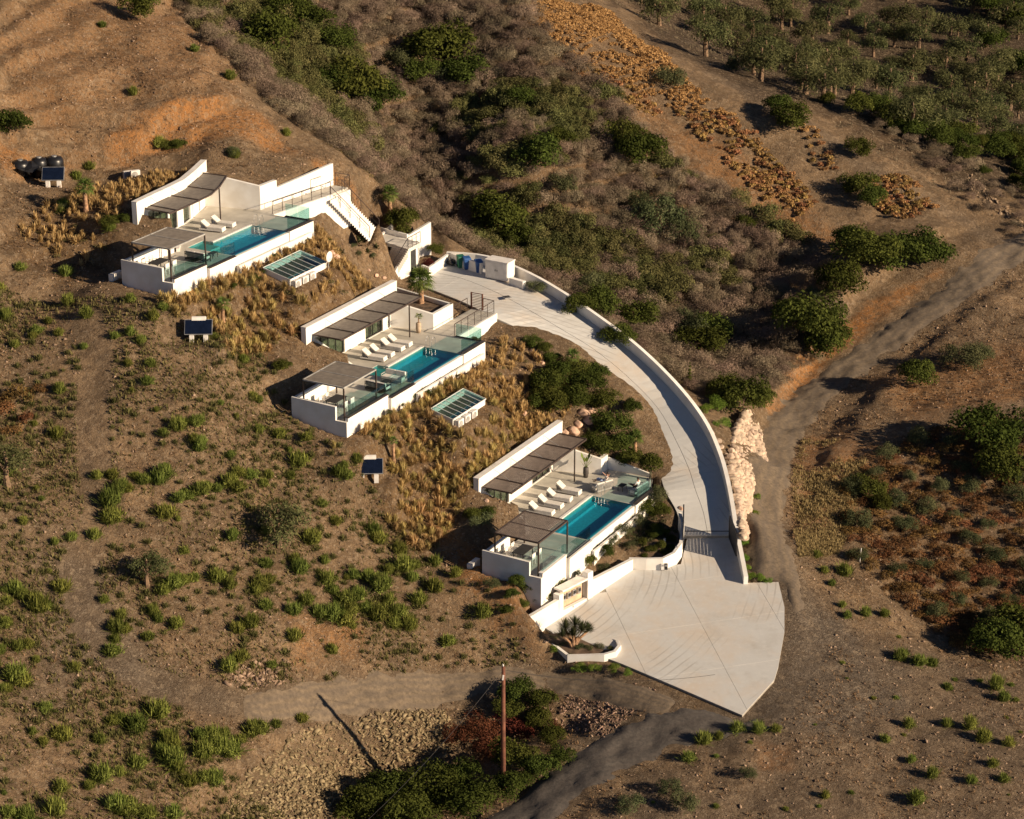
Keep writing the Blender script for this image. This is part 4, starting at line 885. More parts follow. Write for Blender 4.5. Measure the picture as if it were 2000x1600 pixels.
V_, F_ = ico(3); V_ = V_*.42; V_[:, 1] = V_[:, 1]*.12; link('dish', npmesh('dish', V_, F_, WHITEC, smooth=True), ds, (0, -.1, 1.2)); MB().bar((0, -.1, .95), (0, -.5, 1.2), .025).build('feed_arm', GREYM, ds)

# ------------------------------------------------------------------ solar heaters
def solar(px, py, z, lab, tank=True, w_=1.95, h_=1.15):
    e = empty('solar_panel', Vector((0, 0, 0)), math.radians(2), lab, 'solar panel', 'solar water heaters on the slope'); p = G(px, py)+Vector((0, 0, .2)); e.location = p
    t = math.radians(48); R_ = lambda x, y, d: (x, y*math.cos(t)+d*math.sin(t), .35+y*math.sin(t)-d*math.cos(t))
    def slab(x0, x1, y0, y1, d0, d1): return MB().add([R_(*q) for q in [(x0,y0,d1),(x1,y0,d1),(x1,y1,d1),(x0,y1,d1),(x0,y0,d0),(x1,y0,d0),(x1,y1,d0),(x0,y1,d0)]], [(0,3,2,1),(4,5,6,7),(0,1,5,4),(1,2,6,5),(2,3,7,6),(3,0,4,7)])
    slab(-w_/2, w_/2, 0, h_, .0, .08).build('frame', GREYM, e); slab(-w_/2+.04, w_/2-.04, .04, h_-.04, -.012, 0).build('collector', SOLAR, e)
    for x in (-w_*.32, w_*.18): MB().box(x, x+.3, -.1, .2, -.3, .3).build('footing', WHITEC, e); MB().bar((x+.1, .5, 0), (x+.1, .7, .35+h_*math.sin(t)-.1), .05).build('strut', GREYM, e)
    if tank:
        MB().tube([(-w_*.25, .95, .35+h_*math.sin(t)-.1), (w_*.25, .95, .35+h_*math.sin(t)-.1)], .26, 14).build('tank', WHITEC, e)
solar(388, 668, 11.6, 'dark solar panel on the bare slope left of the middle villa\'s roof garden'); solar(721, 940, 4.2, 'dark solar panel on the slope left of the lowest villa\'s roof garden')
solar(104, 366, 18.0, 'dark solar panel beside the black tanks at the far left', tank=False, w_=1.7)
tp = empty('tank_pit', G(72, 350)+Vector((0, 0, .35)), .2, 'black water tanks under a torn dark cover at the far left', 'water tank')
for k, (x, y, r) in enumerate(((-.9, .1, .55), (.2, .5, .5), (1.1, .6, .55))):
    t_ = MB().tube([(x, y, -.2), (x, y, .75), (x, y, .95), (x, y, 1.0)], [r, r, r*.8, .15], 16).build('tank', BLACKP, tp, smooth=True)
    MB().tube([(x, y, 1.0), (x, y, 1.06)], .16, 10).build('lid', GREYM, t_)
rr = np.random.default_rng(3); q = []
for a in range(9):
    for b in range(7): q.append((-1.9+a*.42, -.9+b*.33, .75+.28*math.sin(a*1.3)*math.cos(b*1.1)-.10*abs(a-4)+rr.uniform(-.08, .08)))
mb = MB(); mb.v = q; mb.f = [(a*7+b, a*7+b+1, (a+1)*7+b+1, (a+1)*7+b) for a in range(8) for b in range(6) if (a, b) not in ((5, 2), (5, 3), (2, 4))]; mb.build('cover', BLACKP, tp)
tp.scale = (1.3, 1.3, 1.2)
# ------------------------------------------------------------------ loungers, furniture
def lounger(first=None):
    e = empty('sun_lounger', (0, 0, 0), 0)
    MB().box(-.33, .33, 0, 2.0, .10, .20).build('frame', WHITEC, e, bev=.015)
    MB().box(-.32, .32, .02, 1.32, .205, .40).build('mattress', CUSH, e, bev=.03)
    t = math.radians(38); mb = MB()
    for x0, x1 in ((-.31, .31),):
        y0, z0 = 1.33, .27; y1, z1 = y0+.72*math.cos(t), z0+.72*math.sin(t); n_ = (-math.sin(t)*.12, math.cos(t)*.12)
        mb.add([(x0,y0,z0),(x1,y0,z0),(x1,y1,z1),(x0,y1,z1),(x0,y0+n_[0],z0+n_[1]),(x1,y0+n_[0],z0+n_[1]),(x1,y1+n_[0],z1+n_[1]),(x0,y1+n_[0],z1+n_[1])], [(0,3,2,1),(4,5,6,7),(0,1,5,4),(1,2,6,5),(2,3,7,6),(3,0,4,7)])
    mb.build('backrest', CUSH, e, bev=.03)
    MB().bar((0, 1.75, .12), (0, 1.88, .52), .04, .5).build('backrest_support', GREYM, e)
    for x in (-.28, .28):
        for y in (.08, 1.9): MB().box(x-.03, x+.03, y-.03, y+.03, 0, .1).build('leg', GREYM, e)
    return e
LG = {1: [(-4.2, 0, 'nearest the pergola on the lowest villa\'s deck'), (-2.85, 0, 'second from the pergola on the lowest villa\'s deck'), (-1.45, 0, 'third from the pergola on the lowest villa\'s deck'), (-.05, 0, 'farthest from the pergola on the lowest villa\'s deck')],
      2: [(-3.8, 0, 'nearest the pergola on the middle villa\'s deck'), (-2.75, 0, 'second from the pergola on the middle villa\'s deck'), (-1.3, 0, 'third from the pergola on the middle villa\'s deck'), (-.2, 0, 'nearest the potted palm on the middle villa\'s deck')],
      3: [(-2.2, 0, 'nearer the pergola on the highest villa\'s deck'), (-.85, 0, 'farther from the pergola on the highest villa\'s deck')]}
proto = None
for i in LG:
    for u, _, txt in LG[i]:
        if proto is None: o = proto = lounger()
        else: o = copy_tree(proto)
        o.location = VW(i, u-.35, -.78); o.rotation_euler = (0, 0, UA+math.radians(random.uniform(2, 10) if i != 3 else 9)); tag(o, 'white cushioned sun lounger %s' % txt, 'sun lounger', 'white sun loungers by the pools')
def chair(loc, rz, lab, m=WHITEC):
    c = empty('dining_chair', loc, rz, lab, 'chair', 'white dining chairs')
    MB().box(-.23, .23, -.22, .22, .42, .46).build('seat', m, c); MB().box(-.23, .23, .20, .23, .5, .85).build('backrest', m, c)
    for x in (-.21, .21):
        for y in (-.2, .2): MB().bar((x, y, 0), (x, y, .85 if y > 0 else .64), .035).build('leg', m, c)
        MB().bar((x, -.2, .64), (x, .2, .64), .035).build('armrest', m, c)
def table(i, u, v, w_, d_, lab, m=KCL):
    t = empty('dining_table', VW(i, u, v), UA, lab, 'table'); MB().box(-w_/2, w_/2, -d_/2, d_/2, .71, .75).build('table_top', DARKR, t)
    for x in (-1, 1):
        for y in (-1, 1): MB().bar((x*(w_/2-.08), y*(d_/2-.08), 0), (x*(w_/2-.08), y*(d_/2-.08), .71), .05).build('leg', DARKM, t)
for i, (u, v) in {1: (-12.0, .8), 2: (-13.9, 1.2), 3: (-12.6, .7)}.items():
    table(i, u, v, 1.5, .9, 'dark dining table under the pergola of the %s villa' % ORD[i])
    for k, (du, dv, r, nm) in enumerate([(-.4, .85, math.pi, 'nearer chair on the wall side'), (.45, .85, math.pi, 'farther chair on the wall side'), (-.4, -.85, 0, 'nearer chair on the hill side'), (.45, -.85, 0, 'farther chair on the hill side')]):
        chair(VW(i, u+du, v+dv), UA+r, 'white dining chair, %s of the %s villa\'s table' % (nm, ORD[i]))
def sofa(i, u, v, w_, rz, lab, m=TEAK, d_=.8):
    s = empty('garden_sofa', VW(i, u, v), UA+rz, lab, 'sofa', 'garden sofas with pale cushions')
    MB().box(-w_/2, w_/2, -d_/2, d_/2, .12, .24).build('seat_frame', m, s); n_ = round(w_/.11)
    bk = MB()
    for k in range(n_+1): x = -w_/2+w_*k/n_; MB().bar((x, d_/2, .05), (x, d_/2, .7), .03).build('back_slat', m, s)
    MB().box(-w_/2-.02, w_/2+.02, d_/2-.02, d_/2+.03, .68, .72).build('back_rail', m, s)
    k_ = max(1, round(w_/.75))
    for k in range(k_):
        a_, b_ = -w_/2+w_*k/k_+.02, -w_/2+w_*(k+1)/k_-.02
        MB().box(a_, b_, -d_/2, d_/2-.2, .245, .42).build('seat_cushion', CUSH, s, bev=.03); MB().box(a_, b_, d_/2-.2, d_/2-.04, .42, .78).build('back_cushion', CUSH, s, bev=.03)
    for x in (-w_/2, w_/2): MB().box(x-.03, x+.03, -d_/2, d_/2, .5, .55).build('armrest', m, s); MB().box(x-.03, x+.03, -d_/2, -d_/2+.05, 0, .5).build('leg', m, s)
    return s
def ctable(i, u, v, lab, w_=.8):
    t = empty('coffee_table', VW(i, u, v), UA, lab, 'table'); MB().box(-w_/2, w_/2, -w_/3, w_/3, .36, .39).build('table_top', DARKR, t)
    for x in (-1, 1):
        for y in (-1, 1): MB().bar((x*(w_/2-.05), y*(w_/3-.05), 0), (x*(w_/2-.05), y*(w_/3-.05), .36), .035).build('leg', DARKM, t)
sofa(2, -9.5, 1.9, 1.7, math.radians(90), 'sofa nearer the pergola, its slatted back to the dining corner of the middle villa', DARKM); sofa(2, -6.4+-.95, 1.9, 1.7, math.radians(-90), 'sofa at the pool end of the middle villa\'s seating corner', TEAK); ctable(2, -8.45, 1.9, 'low dark table between the two sofas of the middle villa')
sofa(3, -9.3, 1.7, 1.7, math.radians(90), 'garden sofa with a dark slatted back on the highest villa\'s terrace', DARKM); ctable(3, -8.1, 2.2, 'low dark table near the pool of the highest villa', .7)
sofa(1, 1.25, .15, 1.5, math.radians(155), 'white sofa by the pool ladder with a person in white', TEAK, .75); sofa(1, 2.0, 2.75, 1.6, math.radians(175), 'pale slatted sofa against the glass with a person in dark clothes', TEAK, .75); ctable(1, 2.0, 1.4, 'low dark table between the two occupied sofas', .7)
# ------------------------------------------------------------------ people
def skin(name, verts, edges, radii, m, parent, sub=1):
    me = bpy.data.meshes.new(name); me.from_pydata(verts, edges, []); me.materials.append(m); o = bpy.data.objects.new(name, me); COL.objects.link(o); o.parent = parent
    md = o.modifiers.new('skin', 'SKIN'); md.use_smooth_shade = True
    for v_, r in zip(me.skin_vertices[0].data, radii): v_.radius = (r, r) if not hasattr(r, '__len__') else r
    me.skin_vertices[0].data[0].use_root = True
    s_ = o.modifiers.new('sub', 'SUBSURF'); s_.levels = s_.render_levels = sub; return o
def person(loc, rz, lean, legs, arms, top, bottom, hair, lab, skirt=False):
    e = empty('person', loc, rz, lab, 'person')
    pel = Vector((0, 0, .09)); sp = Vector((0, lean*.28, .32)); ch = Vector((0, lean*.42, .47)); nk = Vector((0, lean*.5, .58)); hd = Vector((0, lean*.5-.03, .72)); ht = Vector((0, lean*.5-.02, .82))
    V_ = [pel, sp, ch, nk, hd, ht]; R_ = [.13, .12, .14, .055, .085, .06]; E_ = [(0, 1), (1, 2), (2, 3), (3, 4), (4, 5)]
    AR = []
    for s, (el, hn) in zip((-1, 1), arms):
        b = len(V_); sh = ch+Vector((s*.18, 0, .05)); V_ += [sh, Vector(el), Vector(hn)]; R_ += [.055, .042, .032]; E_ += [(2, b), (b, b+1), (b+1, b+2)]
        d = (Vector(hn)-Vector(el)).normalized(); sd_ = Vector((1, 0, 0))
        pm = len(V_); V_.append(Vector(hn)+d*.06); R_.append(.03); E_.append((b+2, pm))
        for k in range(5):
            f0 = len(V_); off = sd_*(k-2)*.016; ln = (.055, .08, .09, .08, .06)[k] if k else .05
            V_.append(Vector(hn)+d*(.08 if k else .03)+off*1.4); R_.append(.009); V_.append(V_[-1]+d*ln*.8+Vector((0, 0, -.02))+(sd_*-.02 if k == 0 else Vector())); R_.append(.008); E_ += [(pm, f0), (f0, f0+1)]
        AR.append((sh, Vector(el)))
    LGp = []
    for s, (kn, an, to) in zip((-1, 1), legs):
        b = len(V_); V_ += [pel+Vector((s*.09, -.03, 0)), Vector(kn), Vector(an), Vector(to)]; R_ += [.085, .055, .038, .03]; E_ += [(0, b), (b, b+1), (b+1, b+2), (b+2, b+3)]; LGp.append((V_[b], V_[b+1], V_[b+2]))
    skin('body', V_, E_, R_, SKIN, e)
    sv = [pel+Vector((0, 0, .02)), sp, ch+Vector((0, 0, .03))]; sr = [.155, .14, .165]; se = [(0, 1), (1, 2)]
    for s, (sh, el) in zip((-1, 1), AR): b = len(sv); sv += [sh, sh.lerp(el, .8)]; sr += [.075, .06]; se += [(2, b), (b, b+1)]
    skin('shirt', sv, se, sr, top, e)
    sv = [pel]; sr = [.16]; se = []
    for a_, k_, n_ in LGp:
        b = len(sv); sv += [a_, k_, k_.lerp(n_, .75 if not skirt else .5)]; sr += [.11, .085 if not skirt else .15, .06 if not skirt else .14]; se += [(0, b), (b, b+1), (b+1, b+2)]
    skin('skirt' if skirt else 'trousers', sv, se, sr, bottom, e)
    V2, F2 = ico(3); V2 = V2*np.array((.095, .10, .10)); keep = [f for f in F2 if V2[f].mean(0)[2] > -.01 or V2[f].mean(0)[1] > .02]
    h = link('hair', npmesh('hair', V2, np.array(keep), hair, smooth=True), e, ht+Vector((0, .025, -.03)))
    V3, F3 = ico(1)
    for x in (-.035, .035): link('eye', npmesh('eye', V3*.012, F3, BLACKP), e, hd+Vector((x, -.08, .03)))
    link('nose', npmesh('nose', V3*np.array((.012, .02, .02)), F3, SKIN), e, hd+Vector((0, -.09, 0))); return e
person(VW(1, 1.75, .05, .38), UA+math.radians(195), .5, (((-.1, -.42, .22), (-.08, -.82, .08), (-.08, -.92, .14)), ((.1, -.40, .34), (.10, -.72, .04), (.1, -.84, .06))),
       (((-.36, .1, .38), (-.30, -.12, .62)), ((.40, .25, .5), (.28, .42, .78))), WCL, BCL, HAIR, 'person in a white top and pale blue skirt reclining on the sofa', True)
person(VW(1, 2.05, 2.6, .38), UA+math.radians(170), .15, (((-.14, -.42, .16), (-.14, -.46, -.28), (-.14, -.60, -.34)), ((.12, -.42, .22), (-.05, -.78, .1), (-.10, -.88, .16))),
       (((-.30, -.06, .30), (-.12, -.26, .24)), ((.30, -.06, .28), (.12, -.28, .22))), WCL, KCL, HAIR, 'dark-haired person in dark trousers seated on the sofa by the glass')
# ------------------------------------------------------------------ forecourt walls, meter niche, planters, gate
def frame2(pa, pb): d = (pb-pa); d.z = 0; return d.length, math.atan2(d.y, d.x)
ma, mb_ = P(1036, 1240, -3.35), P(1236, 1112, -2.35); Lw, az = frame2(ma, mb_)
mw = empty('meter_wall', ma, az, 'white retaining wall beside the forecourt with a niche of electricity meters', 'wall')
q0, q1 = Lw*.31, Lw*.545
mb = MB(); mb.wall((0, 0), (q0, 0), .28, -1.2, 1.35, -.8, 1.55); mb.wall((q1, 0), (Lw, 0), .28, -.8, 1.25+.5, .2, 1.75)
mb.box(q0+.001, q1-.001, 0, .28, -.8, .55); mb.box(q1, q1+.55, -.02, .5, -.8, 2.45); mb.box(q0-.45, q0, -.02, .5, -.8, 1.85); mb.build('wall', WHITE, mw)
MB().box(q0-.1, q1+.1, -.03, .75, 1.95, 2.08).build('niche_roof', WHITEC, mw); MB().box(q0, q1, .40, .5, .4, 1.95).build('niche_back', mat('sand_render', (.55, .40, .27), .9), mw)
for k in range(4):
    x = q0+.25+k*(q1-q0-.4)/4; m_ = MB().box(x, x+.32, .25, .40, 1.05, 1.5).build('meter_box', GREYM, mw); MB().box(x+.04, x+.28, .235, .25, 1.2, 1.44).build('meter_window', DARKM, m_)
for k in range(5):
    x = Lw*(.40+.14*k); 
    if x < Lw: MB().box(x, x+.1, -.05, -.001, .42, .54).build('wall_light', GREYM, mw)
fa = empty('foundation_cap', (0, 0, 0)); bpy.data.objects.remove(fa)
# curved planter by the gate
def planter(pix, z, h, t, soil, label, zs=None, m=WHITE, drop=.8):
    pts = [P(a_, b_, c_) for a_, b_, c_ in pix]; o = pts[0]; e = empty('planter', o, 0, label, 'planter')
    hh = h if hasattr(h, '__len__') else [h]*len(pts)
    MB().strip([(p.x-o.x, p.y-o.y) for p in pts], t, [p.z-o.z-drop for p in pts], [p.z-o.z+k for p, k in zip(pts, hh)]).build('planter_wall', m, e)
    if soil:
        sp_ = [P(*s) for s in soil]; MB().prism([(p.x-o.x, p.y-o.y) for p in sp_], [p.z-o.z-.6 for p in sp_], [p.z-o.z for p in sp_]).build('soil', SOIL, e)
    return e
planter([(1228,1110,-2.35),(1262,1111,-2.3),(1295,1110,-2.25),(1318,1100,-2.15),(1332,1082,-1.95),(1336,1050,-1.6),(1330,1030,-1.35)], 0, [.75, .75, .75, .8, .85, 1.0, 1.2], .22,
        [(1236,1095,-2.0),(1300,1092,-1.95),(1326,1070,-1.7),(1326,1035,-1.5),(1300,1038,-1.4),(1262,1050,-1.6)], 'white curved planter with dark shrubs beside the sliding gate')
planter([(1108,1306,-4.7),(1140,1304,-4.55),(1180,1300,-4.3),(1203,1291,-4.1),(1213,1275,-3.95),(1208,1258,-3.85),(1190,1248,-3.8),(1140,1238,-3.65)], 0, [.95, .9, .8, .7, .55, .35, .2, .12], .22,
        [(1118,1280,-3.9),(1180,1278,-3.75),(1200,1265,-3.7),(1180,1250,-3.65),(1100,1236,-3.45),(1052,1240,-3.4)], 'white rounded planter with a spiky yucca at the forecourt corner')
plainwall([(1046,1248,-4.0),(1108,1306,-4.75)], 0, [.55, .95], .22, 'grey shaded low wall behind the yucca planter', dz=.8)
# sliding gate leaf on the outer side, gate post and screen on the inner side
ga, gb = P(1424, 1052, -1.6), P(1438, 1098, -2.15); Lg, az = frame2(ga, gb)
gt = empty('sliding_gate', ga, az, 'dark metal gate leaf standing open against the driveway wall', 'gate', 'driveway gate leaves')
f_ = MB()
for a_, b_ in (((0, 0, .1), (0, 0, 1.75)), ((2.7, 0, -.1), (2.7, 0, 1.6)), ((0, 0, 1.75), (2.7, 0, 1.6)), ((0, 0, .1), (2.7, 0, -.1))): f_.bar(a_, b_, .09)
f_.build('frame', DARKM, gt)
for k in range(14): MB().bar((.04, 0, .2+k*.112), (2.66, 0, .02+k*.112), .03, .085).build('slat', DARKM, gt)
ga, gb = P(1334, 1036, -1.45), P(1333, 1082, -1.95); Lg, az = frame2(ga, gb)
gt = empty('sliding_gate', ga, az, 'dark metal gate leaf standing open beside the curved planter', 'gate', 'driveway gate leaves')
f_ = MB()
for a_, b_ in (((0, 0, 0), (0, 0, 2.0)), ((2.6, 0, -.3), (2.6, 0, 1.75)), ((0, 0, 2.0), (2.6, 0, 1.75)), ((0, 0, .1), (2.6, 0, -.2))): f_.bar(a_, b_, .09)
f_.build('frame', DARKM, gt)
for k in range(15): MB().bar((.04, 0, .18+k*.12), (2.56, 0, -.08+k*.12), .03, .115).build('slat', DARKM, gt)
a_, b_ = P(1336, 1038, -1.46), P(1428, 1038, -1.46); o = MB().bar(Vector((0, 0, .02)), b_-a_+Vector((0, 0, .02)), .1, .02).build('gate_track', DARKM); o.location = a_; tag(o, 'thin dark metal gate track across the driveway', 'gate track')
for px, lab in ((1294, 'left one of two small lamps at the foot of the curved planter'), (1301, 'right one of two small lamps at the foot of the curved planter')):
    e = empty('ground_lamp', P(px, 1112, -2.3), 0, lab, 'lamp', 'small lamps by the curved planter'); MB().box(-.1, .1, -.1, .1, 0, .42).build('housing', WHITEC if px < 1298 else BLACKP, e); MB().box(-.08, .08, -.105, -.1, .26, .38).build('lens', GREYM, e)
for px, py, lab in ((1298, 1066, 'small white lamp among the dark shrubs of the curved planter'), (1321, 1082, 'small white lamp by the rim of the curved planter')):
    e = empty('ground_lamp', P(px, py, -1.75), 0, lab, 'lamp', 'small lamps by the curved planter'); MB().box(-.06, .06, -.06, .06, 0, .5).build('housing', WHITEC, e); MB().box(-.08, .08, -.08, .08, .5, .56).build('cap', GREYM, e)
lp = empty('lamp_pole', P(1037, 1206, -3.3), 0, 'thin pale metal pole behind the forecourt wall', 'pole'); MB().tube([(0, 0, -.5), (0, 0, 2.9)], .035, 6).build('shaft', GREYM, lp); MB().box(-.05, .12, -.05, .05, 2.85, 2.93).build('head', GREYM, lp)
# utility pole and wires
pz = G(983, 1548); up = empty('utility_pole', pz, 0, 'tall brown wooden utility pole beside the access road', 'utility pole')
MB().tube([(0, 0, -.5), (0, 0, 4), (0.02, 0, 8.7)], [.17, .15, .115], 10).build('shaft', WOODP, up, smooth=True)
MB().bar((-.02, -.16, 7.9), (.02, -.16, 8.2), .1).build('tag_plate', WHITEC, up)
for z in (8.35, 8.75): MB().tube([(0, 0, z), (0, 0, z+.12)], .05, 8).build('insulator', WHITEC, up)
MB().bar((0, 0, 8.4), (.12, 0, 8.4), .05).build('bracket', GREYM, up)
def wire(a_, b_, sag, lab, n_=16):
    a_ = Vector(a_); b_ = Vector(b_); o = MB().tube([tuple((b_-a_)*(k/n_)-Vector((0, 0, sag*4*(k/n_)*(1-k/n_)))) for k in range(n_+1)], .012, 4).build('overhead_wire', DARKM); o.location = a_; tag(o, lab, 'wire', 'overhead wires')
wire(pz+Vector((0, 0, 8.5)), G(1200, 1440)+Vector((6, -2, 5.5)), .6, 'thin overhead wire running right from the wooden utility pole')
wire(pz+Vector((0, 0, 8.5)), pz+Vector((-9, -14, 5)), .6, 'thin overhead wire running towards the lower left from the utility pole')
stk = G(1679, 1098); o = MB().tube([(0, 0, -.2), (.05, 0, 1.1)], .035, 6).build('marker_stake', WHITEC); o.location = stk; tag(o, 'pale marker stake standing in the brown scrub at right', 'stake')
# ------------------------------------------------------------------ plants
def leaves(n, lobes, size, seed, up=.3, flat=False, aspect=.55):
    r = np.random.default_rng(seed); lob = np.array(lobes); wgt = lob[:, 3]**2; k = r.choice(len(lob), n, p=wgt/wgt.sum()); L_ = lob[k]
    d = r.normal(size=(n, 3)); d /= np.linalg.norm(d, axis=1)[:, None]; d[:, 2] = np.where(d[:, 2] < -.35, -d[:, 2]*.6, d[:, 2])
    rad = L_[:, 3]*(.62+.42*r.random(n)**.7); c = L_[:, :3]+d*rad[:, None]*np.array([1, 1, L_[0, 4] if lob.shape[1] > 4 else .8])
    nn = d+r.normal(size=(n, 3))*.6; nn[:, 2] += up; nn /= np.linalg.norm(nn, axis=1)[:, None]
    a = np.cross(nn, r.normal(size=(n, 3))); a /= np.linalg.norm(a, axis=1)[:, None]; b = np.cross(nn, a); s_ = size*(.6+.8*r.random(n))[:, None]
    V_ = np.stack([c-a*s_, c-b*s_*aspect, c+a*s_, c+b*s_*aspect], 1).reshape(-1, 3); F_ = np.arange(4*n).reshape(n, 4)
    V_[:, 2] = np.maximum(V_[:, 2], -.05)
    tone = np.clip(r.random(len(lob))[k]*.5+r.random(n)*.6, 0, 1); return V_, F_, np.repeat(tone, 4)
def spikes(n, h, spread, wd, seed, base=.15, droop=.15, gold=0):
    r = np.random.default_rng(seed); ph = r.random(n)*2*math.pi; ti = np.abs(r.normal(size=n))*spread; ti = np.clip(ti, 0, 1.35)
    bx = np.stack([np.cos(r.random(n)*7)*base*r.random(n), np.sin(r.random(n)*7)*base*r.random(n), np.zeros(n)], 1); ln = h*(.6+.5*r.random(n))
    d = np.stack([np.cos(ph)*np.sin(ti), np.sin(ph)*np.sin(ti), np.cos(ti)], 1); sd_ = np.stack([-np.sin(ph), np.cos(ph), np.zeros(n)], 1)*(wd*(.6+.7*r.random(n)))[:, None]
    m = bx+d*ln[:, None]*.6; t = bx+d*ln[:, None]; t[:, 2] -= droop*ln*np.sin(ti)
    V_ = np.stack([bx, m-sd_, t, m+sd_], 1).reshape(-1, 3); F_ = np.arange(4*n).reshape(n, 4); return V_, F_, np.repeat(np.clip(r.random(n)*.9+.1*gold, 0, 1), 4)
def lobes(n, R, seed, zs=.55, flat=.8, r0=.42):
    r = np.random.default_rng(seed); out = [(0, 0, R*zs*.8, R*.62, flat)]
    for k in range(n):
        a = r.random()*6.28; q = R*(.35+.45*r.random()); out.append((math.cos(a)*q, math.sin(a)*q, R*zs*(.35+.75*r.random()), R*r0*(.6+.6*r.random()), flat))
    return out
LM_DARK = leafmat('leaf_dark_green', (.030, .040, .010), (.095, .115, .026)); LM_BRIGHT = leafmat('leaf_bright_green', (.085, .11, .022), (.27, .30, .075), .28)
LM_OLIVE = leafmat('leaf_olive', (.045, .055, .022), (.145, .15, .065), .2); LM_SCRUB = leafmat('leaf_dry_scrub', (.105, .08, .056), (.29, .225, .16), .35, .1)
LM_GRNGREY = leafmat('leaf_grey_green', (.05, .062, .028), (.125, .135, .065), .25); LM_GOLD = leafmat('leaf_golden_grass', (.30, .215, .08), (.64, .49, .22), .25, .3)
LM_VINE = leafmat('leaf_rusty_vine', (.22, .12, .05), (.48, .30, .13), .25); LM_RED = leafmat('leaf_red', (.07, .022, .018), (.15, .055, .032), .2); LM_PALM = leafmat('leaf_palm', (.06, .095, .02), (.17, .22, .06), .15)
LM_HEATH = leafmat('leaf_brown_heath', (.09, .045, .022), (.22, .125, .05), .3, .1); LM_DRYG = leafmat('leaf_dry_grass', (.20, .14, .075), (.40, .29, .15), .2); LM_OSC = leafmat('leaf_olive_scrub', (.05, .055, .02), (.16, .155, .06), .3, .1); LM_WEED = leafmat('leaf_weed', (.08, .085, .03), (.23, .215, .085), .2); LM_LIME = leafmat('leaf_lime', (.08, .14, .02), (.19, .27, .05), .15)
PR = {}
def protos(key, n, fn, m):
    PR[key] = []
    for k in range(n): V_, F_, t_ = fn(k); PR[key].append(npmesh(key, V_, F_, m, t_))
protos('dark_bush', 4, lambda k: leaves(4200, lobes(16, 1, 20+k, .85, 1.0), .048, 30+k), LM_DARK)
protos('greygreen_bush', 3, lambda k: leaves(3200, lobes(15, 1, 50+k, .8, 1.0), .048, 60+k, aspect=.4), LM_GRNGREY)
protos('dry_scrub', 5, lambda k: leaves(2200, lobes(11, 1, 80+k, .8, 1.0), .055, 90+k, .1, aspect=.22), LM_SCRUB)
protos('heath_bush', 3, lambda k: leaves(600, lobes(6, 1, 180+k, .7, .9), .095, 190+k, .1, aspect=.3), LM_HEATH)
def gs(k):
    V_, F_, t_ = spikes(420, 1.25, .55, .032, 110+k, .5, .1); V2, F2, t2 = leaves(380, lobes(6, .85, 120+k, .8, 1.0), .06, 130+k, .6)
    return np.concatenate([V_, V2]), np.concatenate([F_, F2+len(V_)]), np.concatenate([t_, t2])
protos('green_shrub', 5, gs, LM_BRIGHT)
protos('olive_crown', 4, lambda k: leaves(2000, [(x, y, z+.22, r_, f_) for x, y, z, r_, f_ in lobes(11, 1.2, 140+k, .85, 1.05, .42)], .075, 150+k, aspect=.3), LM_OLIVE)
protos('grass_tuft', 4, lambda k: spikes(120, .85, .5, .024, 160+k, .12, .5), LM_GOLD)
protos('vine', 4, lambda k: leaves(130, lobes(4, .5, 170+k, .5), .085, 175+k, .5, aspect=.8), LM_VINE)
protos('red_bush', 2, lambda k: leaves(2400, lobes(12, 1, 210+k, .7), .05, 215+k, aspect=.5), LM_RED)
protos('lime_bush', 2, lambda k: leaves(2200, lobes(10, 1, 220+k, .8), .05, 225+k, .4, aspect=.4), LM_LIME)
V_, F_, t_ = leaves(3200, [(0, 0, 1.5, .95, .95)], .07, 230); PR['round_crown'] = [npmesh('crown', V_, F_, LM_DARK, t_)]
V_, F_, t_ = leaves(500, [(0, 0, .4+.3*k, .24-.028*k, 1) for k in range(7)], .07, 231); PR['cypress_crown'] = [npmesh('crown', V_, F_, LM_DARK, t_)]
V_, F_, t_ = spikes(240, .95, .85, .022, 233, .05, .05); PR['yucca_head'] = [npmesh('leaf_head', V_, F_, LM_GRNGREY, t_)]
V_, F_, t_ = spikes(40, .5, .75, .05, 234, .03, .1); PR['agave'] = [npmesh('agave', V_, F_, LM_OLIVE, t_)]
mb = MB(); mb.tube([(0, 0, -.2), (.04, .02, .5), (-.03, .0, 1.0), (.02, .05, 1.5)], [.14, .11, .09, .05], 7); mb.tube([(0, 0, .6), (.3, .15, 1.2)], [.07, .03], 6); mb.tube([(0, 0, .7), (-.3, -.1, 1.3)], [.07, .03], 6); TRUNK = mb.mesh('trunk', BARK)
LMK = [('the highest villa', 430, 450), ('the middle villa', 780, 680), ('the lowest villa', 1110, 980), ('the forecourt', 1350, 1230), ('the parking area', 930, 550), ('the driveway bend', 1250, 760), ('the pale rock wall', 1460, 920), ('the utility pole', 983, 1440),
 ('the access road', 1200, 1480), ('the lower dirt track', 600, 1370), ('the left dirt track', 180, 950), ('the stone bank', 650, 1470), ('the upper solar panel', 388, 655), ('the lower solar panel', 720, 925), ('the orange cut bank', 200, 290), ('the bare spur ridge', 500, 190),
 ('the long white stair', 690, 420), ('the valley track', 1540, 880), ('the track bend', 1750, 640), ('the ridge path', 1650, 300), ('the marker stake', 1679, 1090), ('the rusty vines', 1400, 270), ('the rusty soil patch', 1515, 1475), ('the grove', 1700, 120), ('the lower left corner', 80, 1520), ('the lower right corner', 1900, 1520), ('the scrub valley', 1000, 200)]
